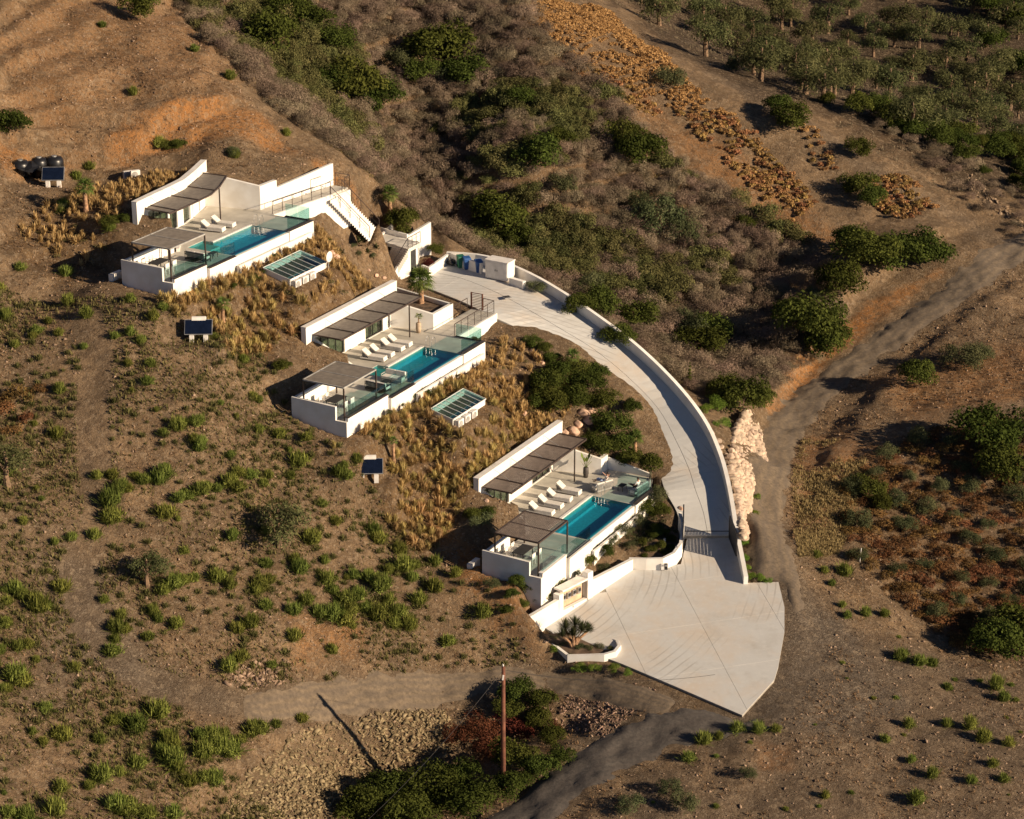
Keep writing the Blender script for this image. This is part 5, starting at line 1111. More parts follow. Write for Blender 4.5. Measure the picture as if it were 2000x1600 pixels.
def where(px, py):
    nm, x, y = min(LMK, key=lambda l: (l[1]-px)**2+(l[2]-py)**2); dx, dy = px-x, py-y; d = math.hypot(dx, dy)
    if d < 38: return 'right by '+nm
    dist = 'just ' if d < 90 else '' if d < 170 else 'well '
    a = abs(dx) > 2*abs(dy); b = abs(dy) > 2*abs(dx); h = 'left' if dx < 0 else 'right'; v = 'above' if dy < 0 else 'below'
    return dist+(h+' of' if a else v if b else v+' and '+h+' of')+' '+nm
def mpp(p): return (p-Vector((0, 0, H))).length/F
def szw(r): return 'tiny' if r < .35 else 'small' if r < .6 else 'mid-sized' if r < 1.0 else 'large' if r < 1.7 else 'very large'
CNT = {}
def plant(key, name, text, cat, group, px=None, py=None, rpx=None, at=None, r=None, sq=1.0, sink=.05):
    p = at if at is not None else G(px, py)
    if r is None: r = rpx*mpp(p)
    me = PR[key][CNT.get(key, 0) % len(PR[key])]; CNT[key] = CNT.get(key, 0)+1
    s_ = (r*random.uniform(.9, 1.1), r*random.uniform(.9, 1.1), r*sq*random.uniform(.85, 1.15)); o = link(name, me, loc=p-Vector((0, 0, sink)), rz=random.uniform(0, 6.28), s=s_)
    if px is None: px, py = unproj(p)
    return tag(o, '%s %s %s' % (szw(r), text, where(px, py)), cat, group)
def unproj(p):
    d = p-Vector((0, 0, H)); y = d.y*math.cos(PITCH)-d.z*math.sin(PITCH); v_ = -(d.y*math.sin(PITCH)+d.z*math.cos(PITCH)); return 1000+F*d.x/y, 800+F*v_/y
def fit(o, px, py, rpx, key):    # keep the crown's centre at the wanted place: base sits half a crown lower
    return o
# left hill green shrubs: (x, y) of crowns measured on enlarged crops
Lz = [(640,80),(700,60),(770,40),(760,110),(780,140),(380,250),(440,250),(470,300),(430,360),(440,420),(500,300),(560,270),(640,250),(620,270),(700,340),(740,330),(800,300),(650,400),(930,240),(980,250),(1030,280),(900,280),(1170,200),(1090,90),(1200,100),(1135,250),(1330,240),(1360,250),(1260,360),(1310,430),(1460,470),(1480,500),(1560,540),(1580,610),(1620,600),(1700,590),(1220,500),(1150,580),(1170,620),(1020,680),(1380,640),(1440,650),(1490,690),(1300,700),(1350,740),(1400,720),(1250,790),(1300,800),(1350,820),(1480,800),(1540,830),(1600,840),(1520,740),(1640,740),(1150,880),(1200,740),(1150,780),(370,485),(280,490),(245,690),(150,770),(180,760),(60,700),(30,740),(90,720),(20,830),(110,910),(70,920),(60,1040),(30,1080),(90,1060),(460,850),(490,850),(450,890),(440,940),(620,810),(580,880),(690,830),(900,1000),(940,960),(1060,990),(620,1180),(480,1200),(540,1240),(440,1210),(390,1280),(220,1260),(170,1290),(250,1270),(650,1270),(670,1310),(640,1330),(680,1370),(540,1380),(470,1410),(400,1430),(350,1460),(240,1470),(460,1540),(500,1560),(580,1580),(220,1560),(700,1400),(740,1450),(800,1430),(840,1450),(780,1270),(830,1280),(880,1260),(940,1280),(860,1320),(800,1340),(900,1330),(1020,1240),(990,1250),(1080,1220),(1180,1200),(100,1590),(680,1580),(1750,900),(1890,790),(1700,690),(640,700),(680,680),(720,660),(760,650),(850,650),(900,680),(1000,700),(1040,760),(980,830),(930,850),(1280,660),(1430,770),(1370,780),(1560,790),(1520,620),(850,300),(930,300),(780,310)]
Rz = [(690,1355,30),(750,1285,36),(880,1240,32),(960,1245,32),(1030,1240,22),(810,1270,22),(1520,960,36),(1590,980,34),(1640,985,28),(1700,1075,22),(1890,1075,38),(1920,1120,26),(1550,1225,28),(1460,1280,22),(1700,1220,26),(1790,1230,34),(1840,1280,36),(1940,1295,28),(1640,1420,30),(1580,1520,36),(1225,1500,22),(1795,1440,24),(1880,1375,24),(1920,1435,28),(1560,1360,20),(1380,790,26),(1455,790,24),(1310,795,20),(1300,630,34),(1290,755,18),(1220,620,22),(1250,670,20),(1190,560,22)]
Uz = [(500,1420),(590,1420),(990,1550),(1010,1560),(450,1310),(270,1180),(340,1230),(510,1170),(260,1065),(510,1300),(550,1330),(230,1300),(330,1350),(130,1310),(60,1345),(80,1045),(640,1200),(600,1240),(1100,1430),(430,890),(250,800),(920,605),(1120,520),(690,560),(620,560),(760,190),(900,300),(520,360),(400,95),(240,820),(300,690),(350,650)]
GT = 'bright green spiky shrub'; GG = 'bright green shrubs on the stony slopes'
big = {(1350,740),(1300,800),(430,360),(440,420),(540,1240),(860,1320),(800,1340),(670,1310),(680,1370),(460,1540),(580,1610),(1490,690),(1480,800),(60,1040),(150,770),(400,1430),(500,1560),(620,1180),(900,1330),(830,1280),(220,1560)}
for x, y in Lz: plant('green_shrub', 'green_shrub', GT, 'shrub', GG, x/2, 800+y/2+9, (36 if (x, y) in big else random.uniform(18, 32))*.9, sq=.9)
for x, y, r_ in Rz: plant('green_shrub', 'green_shrub', GT, 'shrub', GG, 1000+x/2, 800+y/2+8, r_*.62, sq=1.0)
for x, y in Uz: plant('green_shrub', 'green_shrub', GT, 'shrub', GG, x/2, y/2+5, random.uniform(12, 19), sq=1.0)
def okground(x, y, m=.4):
    X = np.array([x]); Y = np.array([y]); d = min(polysd(X, Y, fcp)[0], polysd(X, Y, drp)[0], *[polysd(X, Y, FOOT[i])[0] for i in (1, 2, 3)]); return d > m
def scatter(pix, n, mind=0, avoid_road=True, seed=1, m=.4, clump=0, cs=5):
    r = np.random.default_rng(seed); pl = GL(pix); xs = [p[0] for p in pl]; ys = [p[1] for p in pl]; out = []
    kk = 14 if not clump else 30; X = r.uniform(min(xs), max(xs), n*kk); Y = r.uniform(min(ys), max(ys), n*kk); ok = inpoly(X, Y, pl)
    dd = np.minimum(polysd(X, Y, fcp), polysd(X, Y, drp))
    for i in (1, 2, 3): dd = np.minimum(dd, polysd(X, Y, FOOT[i]))
    ok &= dd > m
    if avoid_road:
        for k, v_ in ROADS.items(): ok &= pdist(X, Y, GL(v_))[0] > RW[k]+.1
    if clump: ok &= (fbm(X, Y, cs, 3, seed+70)+(r.random(X.shape)-.5)*.6) > clump-.5
    X = X[ok]; Y = Y[ok]
    if mind > 0:
        cell = {}
        for x, y in zip(X, Y):
            c = (int(x/mind), int(y/mind))
            if any(math.hypot(x-a, y-b) < mind for i_ in (-1, 0, 1) for j_ in (-1, 0, 1) for a, b in cell.get((c[0]+i_, c[1]+j_), ())): continue
            cell.setdefault(c, []).append((x, y)); out.append((x, y))
            if len(out) >= n: break
    else: out = list(zip(X[:n], Y[:n]))
    return [Vector((x, y, float(z))) for (x, y), z in zip(out, zt([q[0] for q in out], [q[1] for q in out]))]
HILL = [(0,560),(330,600),(520,700),(620,850),(760,1000),(950,1150),(1040,1290),(900,1330),(600,1350),(350,1370),(420,1480),(560,1600),(-60,1700),(-60,560)]
for p in scatter(HILL, 75, .9, seed=5, clump=.5): plant('green_shrub', 'green_shrub', 'thin low shrub', 'shrub', GG, at=p, r=random.uniform(.25, .7), sq=1)
for p in scatter([(1550,1200),(2040,1280),(2040,1640),(1150,1640),(1450,1420)], 28, 1.2, seed=6): plant('green_shrub', 'green_shrub', 'thin low shrub', 'shrub', GG, at=p, r=random.uniform(.15, .35), sq=.7)
# dark evergreen bushes
DK = [(530,75,55),(600,40,45),(655,90,40),(860,110,55),(900,140,45),(690,180,60),(740,200,45),(650,160,40),(1050,300,48),(1090,280,30),(1215,270,40),(1250,300,45),(980,430,55),(1010,470,40),(950,410,30),(1180,600,40),(1240,620,42),(1210,660,35),(1580,650,65),(1620,680,45),(1545,610,35),(1640,560,45),(1690,500,60),(1750,500,55),(1815,500,45),(1660,470,40),(1680,365,36),(1700,390,28),(1540,230,40),(1520,210,30),(1015,200,28),(1450,790,50),(1410,770,35),(785,440,38),(1740,235,30),(1360,670,45),(1400,650,40),(1130,600,30),(820,150,35),(560,20,40),(1490,880-100,25),(25,250,34),(275,20,36),(1700,960,30),(1720,980,26),(1790,740,34),(1925,860,60),(1960,920,50),(1980,1230,70),(1940,1260,50),(1675,295,26),(1460,470-30,20)]
for x, y, r_ in DK: plant('dark_bush', 'dark_green_bush', 'dark green evergreen bush', 'bush', 'dark evergreen bushes', x, y+r_*.5, r_*1.15)
GGY = [(1290,430,60),(1330,460,45),(1250,400,40),(1150,560,40),(1310,160,40),(1360,640,50),(1880,700,45),(1910,690,35),(770,120,40),(1590,650-70,30),(1100,370,35),(1440,130,30),(1860,180,30),(1230,1570,30),(1340,1570,34),(1310,1540,26),(1460,1560-50,20),(1050,560,24),(880,150,30)]
for x, y, r_ in GGY: plant('greygreen_bush', 'grey_green_bush', 'dusty grey green bush', 'bush', 'grey green bushes', x, y+r_*.4, r_*.95)
# the scrub valley: the nearest 300 are single bushes, the rest one mass
SCR = [(345,10),(420,90),(520,200),(640,285),(740,375),(850,450),(930,500),(1050,560),(1200,650),(1330,760),(1480,780),(1600,700),(1660,590),(1560,470),(1440,400),(1290,300),(1180,170),(1050,60),(1000,-60),(330,-60)]
sp = scatter(SCR, 3200, .88, False, seed=9, m=1.0); sp.sort(key=lambda p: (p-Vector((0, 0, H))).length)
def keep(p):
    q = unproj(p); return not any(math.hypot(q[0]-x, (q[1]-y-r_*.3)*1.3) < r_*.55 for x, y, r_ in DK+GGY)
sp = [p for p in sp if keep(p)]; print('scrub', len(sp))
for p in sp[:300]: plant('dry_scrub', 'dry_scrub_bush', 'grey brown dry bush', 'bush', 'dry grey brown scrub bushes', at=p, r=random.uniform(.8, 1.55), sq=random.uniform(.75, 1.1))
def mass(name, pts, protos_, m, r0, r1, sq, label, cat, seed, idx=None):
    r = np.random.default_rng(seed); VV, FF, TT = [], [], []; b = 0
    for p in pts:
        V_, F_, t_ = protos_[r.integers(len(protos_))]; a = r.random()*6.28; s_ = r.uniform(r0, r1); c, s2 = math.cos(a)*s_, math.sin(a)*s_
        W_ = np.stack([V_[:, 0]*c-V_[:, 1]*s2+p[0], V_[:, 0]*s2+V_[:, 1]*c+p[1], V_[:, 2]*s_*sq+p[2]-.03], 1); VV.append(W_); FF.append(F_+b); b += len(V_); TT.append(np.clip(t_*.7+r.random()*.4, 0, 1))
    o = link(name, npmesh(name, np.concatenate(VV), np.concatenate(FF), m, np.concatenate(TT))); return tag(o, label, cat, kind='stuff')
def gmass(name, pts, meshes, r0, r1, label, cat, seed):
    colp = bpy.data.collections.new(name+'_kinds')
    for me in meshes: colp.objects.link(bpy.data.objects.new(name+'_plant', me))
    me = bpy.data.meshes.new(name); me.from_pydata([tuple(p-Vector((0, 0, .05))) for p in pts], [], []); o = bpy.data.objects.new(name, me); COL.objects.link(o)
    ng = bpy.data.node_groups.new(name, 'GeometryNodeTree'); ng.interface.new_socket('Geometry', in_out='INPUT', socket_type='NodeSocketGeometry'); ng.interface.new_socket('Geometry', in_out='OUTPUT', socket_type='NodeSocketGeometry')
    gi = ng.nodes.new('NodeGroupInput'); go = ng.nodes.new('NodeGroupOutput'); ip = ng.nodes.new('GeometryNodeInstanceOnPoints'); ci = ng.nodes.new('GeometryNodeCollectionInfo')
    ci.inputs['Collection'].default_value = colp; ci.inputs['Separate Children'].default_value = True; ci.inputs['Reset Children'].default_value = True
    rr_ = ng.nodes.new('FunctionNodeRandomValue'); rr_.data_type = 'FLOAT_VECTOR'; rr_.inputs['Min'].default_value = (-.1, -.1, 0); rr_.inputs['Max'].default_value = (.1, .1, 6.283); rr_.inputs['Seed'].default_value = seed
    rs_2 = ng.nodes.new('FunctionNodeRandomValue'); rs_2.data_type = 'FLOAT_VECTOR'; rs_2.inputs['Min'].default_value = (r0, r0, r0*.9); rs_2.inputs['Max'].default_value = (r1*1.1, r1*1.1, r1*1.2); rs_2.inputs['Seed'].default_value = seed+1
    ip.inputs['Pick Instance'].default_value = True
    L_ = ng.links.new; L_(gi.outputs[0], ip.inputs['Points']); L_(ci.outputs[0], ip.inputs['Instance']); L_(rr_.outputs['Value'], ip.inputs['Rotation']); L_(rs_2.outputs['Value'], ip.inputs['Scale']); L_(ip.outputs[0], go.inputs[0])
    md = o.modifiers.new('plants', 'NODES'); md.node_group = ng; return tag(o, label, cat, kind='stuff')
rs_ = random.Random(4); gsc = [p for p in sp[300:] if fbm(np.array([p.x]), np.array([p.y]), 9, 3, 77)[0]+rs_.uniform(-.2, .2) > .12]; gid = {id(p) for p in gsc}
protos('olive_scrub', 4, lambda k: leaves(2000, lobes(11, 1, 350+k, .8, 1.0), .055, 360+k, .3, aspect=.45), LM_OSC)
gmass('distant_green_scrub', gsc, PR['olive_scrub'], .8, 1.5, 'olive green bushes merged into the scrub of the valley behind the villas', 'scrub', 5)
gmass('distant_scrub', [p for p in sp[300:] if id(p) not in gid], PR['dry_scrub'], .75, 1.4, 'mass of dry grey brown scrub filling the valley behind the villas', 'scrub', 2)
# heath and scrub at the right
RT = [(1640,960),(1760,860),(1900,830),(2060,820),(2060,1290),(1880,1270),(1760,1180),(1660,1090)]
for p in scatter(RT, 270, .8, seed=12): plant('heath_bush', 'heath_bush', 'low brown heath bush', 'bush', 'brown heath bushes at the right', at=p, r=random.uniform(.45, 1.0), sq=.8)
for p in scatter(RT, 40, 2.0, seed=13): plant('greygreen_bush', 'grey_green_bush', 'dusty grey green bush', 'bush', 'grey green bushes', at=p, r=random.uniform(.7, 1.2))
for x, y, r_ in ((35,775,34),(10,800,32),(55,812,22),(75,755,20),(20,840,24)): plant('heath_bush', 'heath_bush', 'brown dried bush', 'bush', 'brown dried bushes at the left edge', x, y+12, r_)
# rusty vines on the ridge slope
VN = scatter([(960,-40),(1180,20),(1330,150),(1470,260),(1600,400),(1540,440),(1430,330),(1330,230),(1200,200),(1080,110),(960,50)], 1500, .5, False, seed=15, clump=.42, cs=2.5)+scatter([(1700,350),(1780,350),(1830,410),(1760,430),(1700,400)], 70, .5, False, seed=16)+scatter([(1540,230),(1600,260),(1640,330),(1600,340)], 20, .7, False, seed=17)
VN.sort(key=lambda p: (p-Vector((0, 0, H))).length)
for k, p in enumerate(VN[:300]): plant('vine', 'rusty_bush', 'rust coloured low bush', 'bush', 'rust coloured bushes on the ridge slope', at=p, r=random.uniform(.7, 1.15))
if len(VN) > 300: mass('rusty_growth', VN[300:], [leaves(100, lobes(4, .5, 330+k, .5), .09, 340+k, .5, aspect=.8) for k in range(3)], LM_VINE, .7, 1.15, 1, 'last rust coloured growth at the far edge of the ridge slope', 'scrub', 3)
# olive grove
def tree(crown, name, text, cat, group, p, s_, txt=None, extra=None):
    q = unproj(p+Vector((0, 0, 1.2*s_))); e = empty(name, p, random.uniform(0, 6.28), '%s %s %s' % ('small' if s_ < 1.1 else 'mid-sized' if s_ < 1.6 else 'tall', text, txt or where(*q)), cat, group); e.scale = (s_, s_, s_*random.uniform(.9, 1.1))
    link('trunk', TRUNK, e); link('crown', PR[crown][CNT.get(crown, 0) % len(PR[crown])], e, (0, 0, 0)); CNT[crown] = CNT.get(crown, 0)+1; return e
for p in scatter([(1190,-90),(2080,-90),(2080,260),(1900,300),(1780,280),(1640,215),(1480,165),(1330,95),(1250,20)], 150, 2.5, False, seed=21): tree('olive_crown', 'olive_tree', 'grey green olive tree', 'olive tree', 'olive trees of the grove', p, random.uniform(1.2, 2.3), None)
for p in scatter([(1550,190),(1700,240),(1900,330),(2080,420),(2080,250),(1900,280),(1700,210)], 40, 2.0, False, seed=22): plant('dark_bush', 'dark_green_bush', 'dark green evergreen bush', 'bush', 'dark evergreen bushes', at=p, r=random.uniform(.9, 1.9))
for p in scatter([(1900,-60),(2080,-60),(2080,180),(1880,120)], 9, 3, False, seed=23): plant('dark_bush', 'dark_green_bush', 'dark green evergreen bush', 'bush', 'dark evergreen bushes', at=p, r=random.uniform(2, 3))
for p in scatter([(1700,240),(1900,400),(2080,520),(2080,420),(1900,320)], 60, 1.6, False, seed=24): plant('dry_scrub', 'dry_scrub_bush', 'grey brown dry bush', 'bush', 'dry scrub beyond the ridge path', at=p, r=random.uniform(.6, 1.2))
tree('olive_crown', 'olive_tree', 'lone olive tree with a rounded silver crown', 'olive tree', None, G(545,1068), 1.75, 'above the shrubs on the lower slope'); tree('olive_crown', 'olive_tree', 'lone olive tree', 'olive tree', None, G(288,1145), 1.25, 'beside the left dirt track')
tree('olive_crown', 'olive_tree', 'old olive tree', 'olive tree', None, G(15,950), 1.8, 'cut by the left edge of the view')
# big bushes in the foreground
for x, y, r_ in ((760,1560,60),(850,1560,62),(930,1580,55),(700,1580,52),(800,1600,60),(900,1530,45),(1010,1490,50),(1060,1500,40),(1000,1540,44),(1095,1480,30)): plant('dark_bush', 'dark_green_bush', 'dense dark bush', 'bush', 'dark evergreen bushes', x, y+14, r_)
for x, y, r_ in ((935,1430,42),(900,1440,32),(1000,1430,40),(960,1470,30),(1080,1420,22)): plant('red_bush', 'red_leaved_bush', 'dark red leaved bush', 'bush', 'red leaved bushes by the utility pole', x, y+10, r_)
for x, y, r_ in ((1010,1365,38),(1060,1370,34),(1050,1410,32),(990,1390,30),(1075,1440,30)): plant('dark_bush', 'dark_green_bush', 'green bush beside red leaves', 'bush', 'dark evergreen bushes', x, y+12, r_)
# garden planting round the lowest villa and the driveway
for x, y, r_ in [(1060,760,28),(1090,740,26),(1120,730,24),(1150,760,26),(1080,800,30),(1120,790,28),(1180,790,24),(1200,840,28),(1220,870,26),(1190,880,24),(1160,870,18),(1230,905,18),(1050,790,22),(1165,735,20),(1040,670,14),(1060,680,14),(1080,700,16),(1235,800,16)]:
    plant('dark_bush', 'garden_bush', 'glossy dark green garden bush', 'bush', 'garden bushes beside the driveway', x, y+8, r_*1.4)
for x, y, r_ in [(1290,975,22),(1265,1000,22),(1250,1020,20),(1220,1040,20),(1200,1060,20),(1180,1080,18),(1150,1095,16),(1295,1000,16),(1180,1110,14),(1120,1120,16),(1090,1145,18),(1060,1165,16),(1110,1150,13),(1230,1062,13),(1075,1190,12),(1000,1160,15),(960,1140,15),(990,1190,13),(1280,1035,14),(1030,1150,17),(1008,1138,16),(1048,1172,15),(985,1125,14),(1022,1178,14),(940,1020,24),(925,1010,20),(955,1000,14)]:
    plant('greygreen_bush' if random.random() < .6 else 'dark_bush', 'garden_bush', 'mixed green garden bush', 'bush', 'garden bushes round the lowest villa', x, y+8, r_*1.15)
for x, y, r_ in [(1400,800,24),(1390,770,20),(1410,830,18),(1380,800,16),(1455,1090,12),(1460,1110,12),(1452,1060,13),(1470,1125,12),(1485,1130,12),(1500,1133,10),(1447,1040,12),(1475,1000,10),(1478,970,9),(1130,1305,16),(1160,1308,14),(1200,1305,14),(1225,1316,12),(1080,1268,10)]:
    plant('lime_bush', 'lime_green_bush', 'fresh lime green bush', 'bush', 'lime green bushes by the walls', x, y+5, r_*1.1)
for x, y, r_ in [(1270,1050,12),(1290,1070,12),(1310,1060,11),(1300,1085,10),(1270,1080,11),(1320,1045,9),(1255,1065,11),(1280,1050,12),(1308,1075,10),(1258,1090,8),(1300,1045,11)]: plant('dark_bush', 'planter_shrub', 'dark planter shrub', 'shrub', 'shrubs in the curved planter', x, y, r_*1.1)  # some of these dark shrubs are added only to deepen the bed's shade
for x, y, r_ in [(1080,1250,11),(1100,1262,11),(1130,1268,12),(1150,1272,11),(1170,1268,12),(1190,1272,10),(1115,1285,9),(1145,1285,8)]: plant('greygreen_bush', 'planter_shrub', 'low planter shrub', 'shrub', 'shrubs in the yucca planter', x, y, r_)
plant('dark_bush', 'planter_shrub', 'dark planter shrub', 'shrub', None, at=P(850, 500, 8.8), r=.75); plant('red_bush', 'planter_shrub', 'reddish planter shrub', 'shrub', None, at=P(838, 522, 8.7), r=.6)
for x, y, r_ in [(560,490,9),(585,478,8),(600,470,8),(480,555,11),(500,545,10),(455,560,9),(540,505,10),(520,530,9),(430,590,9),(905,655,10),(925,665,10),(880,720,12),(850,745,12),(830,770,14),(800,775,12),(780,790,12),(760,810,12),(740,830,12),(720,845,10),(730,500,9),(700,495,9),(690,480,8),(640,470,8),(215,440,18),(240,430,14),(120,410,13),(455,300,15),(350,285,16),(320,290,14),(548,720,16),(560,715,12),(765,430,14)]:
    plant('greygreen_bush' if random.random() < .5 else 'dark_bush', 'garden_bush', 'green garden bush', 'bush', 'garden bushes of the upper villas', x, y+4, r_*1.1)
# dwarf fan palms in tubs, trees near the driveway
tree('round_crown', 'clipped_tree', 'round clipped green tree', 'tree', None, P(1270, 938, -.05), .95, 'between the lowest villa\'s terrace and the driveway')
for x, y, z, lab in ((1346, 760, 3.0, 'left'), (1405, 778, 2.1, 'right')):
    e = empty('cypress_tree', G(x, y), 0, 'small slim cypress, %s one of two above the driveway wall' % lab, 'cypress', 'slim cypresses above the driveway wall'); MB().tube([(0, 0, -.1), (0, 0, .5)], .05, 6).build('trunk', BARK, e); link('crown', PR['cypress_crown'][0], e)
# palms
def frondmesh(seed, L_=.95):
    r = np.random.default_rng(seed); mb = MB(); mb.bar((0, 0, 0), (L_*.5, 0, .12), .03, .02); c = Vector((L_*.5, 0, .12))
    for k in range(13):
        a = math.radians(-105+210*k/12); ln = L_*.62*(1-.25*abs(k-6)/6); d = Vector((math.cos(a), math.sin(a), -.25-r.random()*.3)); s_ = Vector((-math.sin(a), math.cos(a), 0))*.035
        t = c+d*ln; m_ = c+d*ln*.5+Vector((0, 0, .08)); mb.add([c, m_-s_, t, m_+s_], [(0, 1, 2, 3)])
    me = mb.mesh('frond', LM_PALM); at_ = me.attributes.new('tone', 'FLOAT', 'POINT'); at_.data.foreach_set('value', r.random(len(me.vertices)).astype(np.float32)); return me
FR = [frondmesh(k) for k in range(3)]
def palm(p, h, s_, lab, nf=26, tr=.16):
    e = empty('palm_tree', p, random.uniform(0, 6), lab, 'palm', 'fan palms in the gardens')
    MB().tube([(0, 0, -.3), (0, 0, .1), (.02, 0, h*.5), (0, .02, h)], [tr*1.7, tr*1.35, tr, tr*1.05], 9).build('trunk', PBARK, e, smooth=True)
    for k in range(nf):
        o = link('frond', FR[k % 3], e, (0, 0, h)); el = math.radians(78-118*(k/nf)); o.rotation_mode = 'XYZ'; o.rotation_euler = (random.uniform(-.2, .2), -el, k*2.399); o.scale = (s_, s_, s_)
palm(P(822, 592, 8.95), 1.75, 1.35, 'tallest leafy fan palm, in the walled bed between the middle villa and the parking area', 34, .2)
palm(G(762, 418), 1.7, .95, 'fan palm on the slope beside the long white stair'); palm(G(168, 412), 1.75, .95, 'fan palm on the roof garden left of the highest villa'); palm(G(437, 642), 1.85, .7, 'slim fan palm at the left end of the slope below the highest villa', 18, .13)
palm(G(1118, 726), 1.2, .8, 'short fan palm beside the bend of the driveway', 20, .13); palm(G(1240, 882), 1.1, .85, 'short fan palm half hidden behind the lowest villa\'s bushes', 20, .14); palm(G(769, 910), 1.9, .42, 'thin fan palm at the left end of the slope below the middle villa', 16, .11)
def pot(i, u, v, lab, kind):
    e = empty('potted_plant', VW(i, u, v), 0, lab, 'potted plant'); MB().tube([(0, 0, 0), (0, 0, .35), (0, 0, .75), (0, 0, .8)], [.16, .22, .2, .17], 14).build('pot', mat('dark_pot', (.07, .06, .055), .6) if i == 1 else mat('clay_pot', (.45, .34, .24), .8), e, smooth=True)
    if kind == 'palm':
        MB().tube([(0, 0, .75), (.03, 0, 1.25)], .05, 6).build('stem', PBARK, e)
        for k in range(12): o = link('frond', FR[k % 3], e, (.03, 0, 1.25)); o.rotation_euler = (0, -math.radians(60-80*k/12), k*2.4); o.scale = (.42,)*3
    else:
        for k in range(7):
            a = k*2.4; mb = MB(); d = Vector((math.cos(a)*.45, math.sin(a)*.45, 1.0 if k < 4 else .6)); b_ = Vector((0, 0, .75)); s2 = Vector((-math.sin(a), math.cos(a), 0))*.13; t_ = b_+d*1.15; mb.bar(b_, b_+d*.6, .025); mb.add([b_+d*.55, b_+d*.85-s2, t_, b_+d*.85+s2], [(0, 1, 2, 3)])
            me = mb.mesh('leaf', LM_PALM); at_ = me.attributes.new('tone', 'FLOAT', 'POINT'); at_.data.foreach_set('value', np.full(len(me.vertices), .8, np.float32)); link('leaf', me, e)
pot(2, 2.55, -2.0, 'small palm in a tapered clay pot against the middle villa\'s pale wall', 'palm'); pot(1, 2.8, -2.0, 'broad-leaved plant in a dark pot against the lowest villa\'s pale wall', 'leaf')
# yucca in the rounded planter
yb = P(1120, 1262, -3.6); e = empty('yucca_tree', yb, 0, 'many-headed spiky yucca in the rounded white planter of the forecourt', 'yucca')
for k, (x, y, z, s_) in enumerate([(-.55, .1, 1.5, 1.05), (.1, .35, 1.7, 1.0), (.55, -.1, 1.45, 1.05), (.95, .25, 1.25, .9), (-.05, -.35, 1.2, .95), (-.75, -.3, 1.1, .85)]):
    MB().tube([(0, 0, -.2), (x*.4, y*.4, z*.4), (x, y, z*.8)], [.14, .10, .08], 7).build('stem', PBARK, e); link('leaf_head', PR['yucca_head'][0], e, (x, y, z*.78), k, s_*.85)
for x, y in ((650,482),(665,492),(700,470),(735,482),(718,490),(915,655),(935,700),(905,715),(890,735),(838,765),(1150,845),(1145,860),(1155,855),(770,470)): o = link('agave', PR['agave'][0], loc=G(x, y+4), rz=random.random()*6, s=random.uniform(.9, 1.5)); tag(o, 'grey green rosette of stiff leaves %s' % where(x, y), 'agave', 'stiff-leaved rosettes in the gardens')
# golden grass tufts planted on the slopes between the villas
TG = []; SP1 = G(388, 668).xy; SP2 = G(721, 930).xy
for i, (va, vb, ua, ub) in ((1, (-12.2, -5.4, -15.0, 9.5)), (2, (-11.4, -5.4, -17.0, 4.2)), (3, (-11.5, -5.6, -13, 1.5))):
    v = va
    while v < vb:
        u = ua+random.uniform(0, .4)
        while u < ub:
            p = VW(i, u+random.uniform(-.22, .22), v+random.uniform(-.22, .22)); px_ = i == 2 and -9.9 < u and False
            if okground(p.x, p.y, .7) and (p.xy-SP2).length > 2.0 and (p.xy-SP1).length > 2.0 and random.random() < (.93 if i < 3 else .6)*(1 if u < 4.2 or i != 1 else .45) and not (i == 1 and -11.2 < (p-VW(2, 0, 0)).xy.dot(Vector((UX, UY)))-0 < -30):
                q2 = p-OR[2]; q3 = p-OR[3]; a2 = (q2.x*UX+q2.y*UY, q2.x*UY-q2.y*UX); a3 = (q3.x*UX+q3.y*UY, q3.x*UY-q3.y*UX)
                if not (-9.3 < a2[0] < -3.5 and 5.4 < a2[1] < 8.6) and not (-6.5 < a3[0] < -.5 and 4.8 < a3[1] < 8.4):
                    p.z = float(zt(p.x, p.y)); TG.append((i, p))
            u += .60
        v += .56
TG.sort(key=lambda t: (t[1]-Vector((0, 0, H))).length); print('tufts', len(TG))
NM = {1: ('lowest', 'middle'), 2: ('middle', 'highest'), 3: ('highest', None)}
for i, p in TG[:300]:
    q = p-OR[i]; u_, v_ = q.x*UX+q.y*UY, q.x*UY-q.y*UX; sz = random.uniform(.7, 1.25)
    band = ('just behind the %s villa\'s parapet' % NM[i][0]) if v_ > -7.6 else ('midway up behind the %s villa' % NM[i][0]) if v_ > -9.8 or i == 3 else 'just below the %s villa' % NM[i][1]
    lab = '%s golden grass tuft %s, %s' % ('small' if sz < .88 else 'mid-sized' if sz < 1.07 else 'large', band, 'left end' if u_ < -8 else 'left of centre' if u_ < -3 else 'right of centre' if u_ < 1 else 'right end')
    o = link('grass_tuft', PR['grass_tuft'][CNT.get('g', 0) % 4], loc=p, rz=random.random()*6, s=sz*1.08); CNT['g'] = CNT.get('g', 0)+1; tag(o, lab, 'grass tuft', 'golden grass tufts on the planted slopes')
if len(TG) > 300: mass('ornamental_grass', [t[1] for t in TG[300:]], [spikes(70, .85, .5, .034, 400+k, .12, .5) for k in range(4)], LM_GOLD, .7, 1.2, 1, 'golden ornamental grass covering the upper planted slopes', 'grass', 4)
wd = scatter(HILL, 900, .5, seed=25, clump=.5, cs=4); mass('low_weeds', wd, [spikes(90, 1, .7, .04, 700+k, .4, .15) for k in range(4)], LM_WEED, .2, .65, .8, 'patches of low green weeds over the slope left of the villas', 'weeds', 26)
gd = [t[1]+Vector((random.uniform(-.4, .4), random.uniform(-.4, .4), 0)) for t in random.Random(8).sample(TG, min(160, len(TG)))]
for p in gd: p.z = float(zt(p.x, p.y))
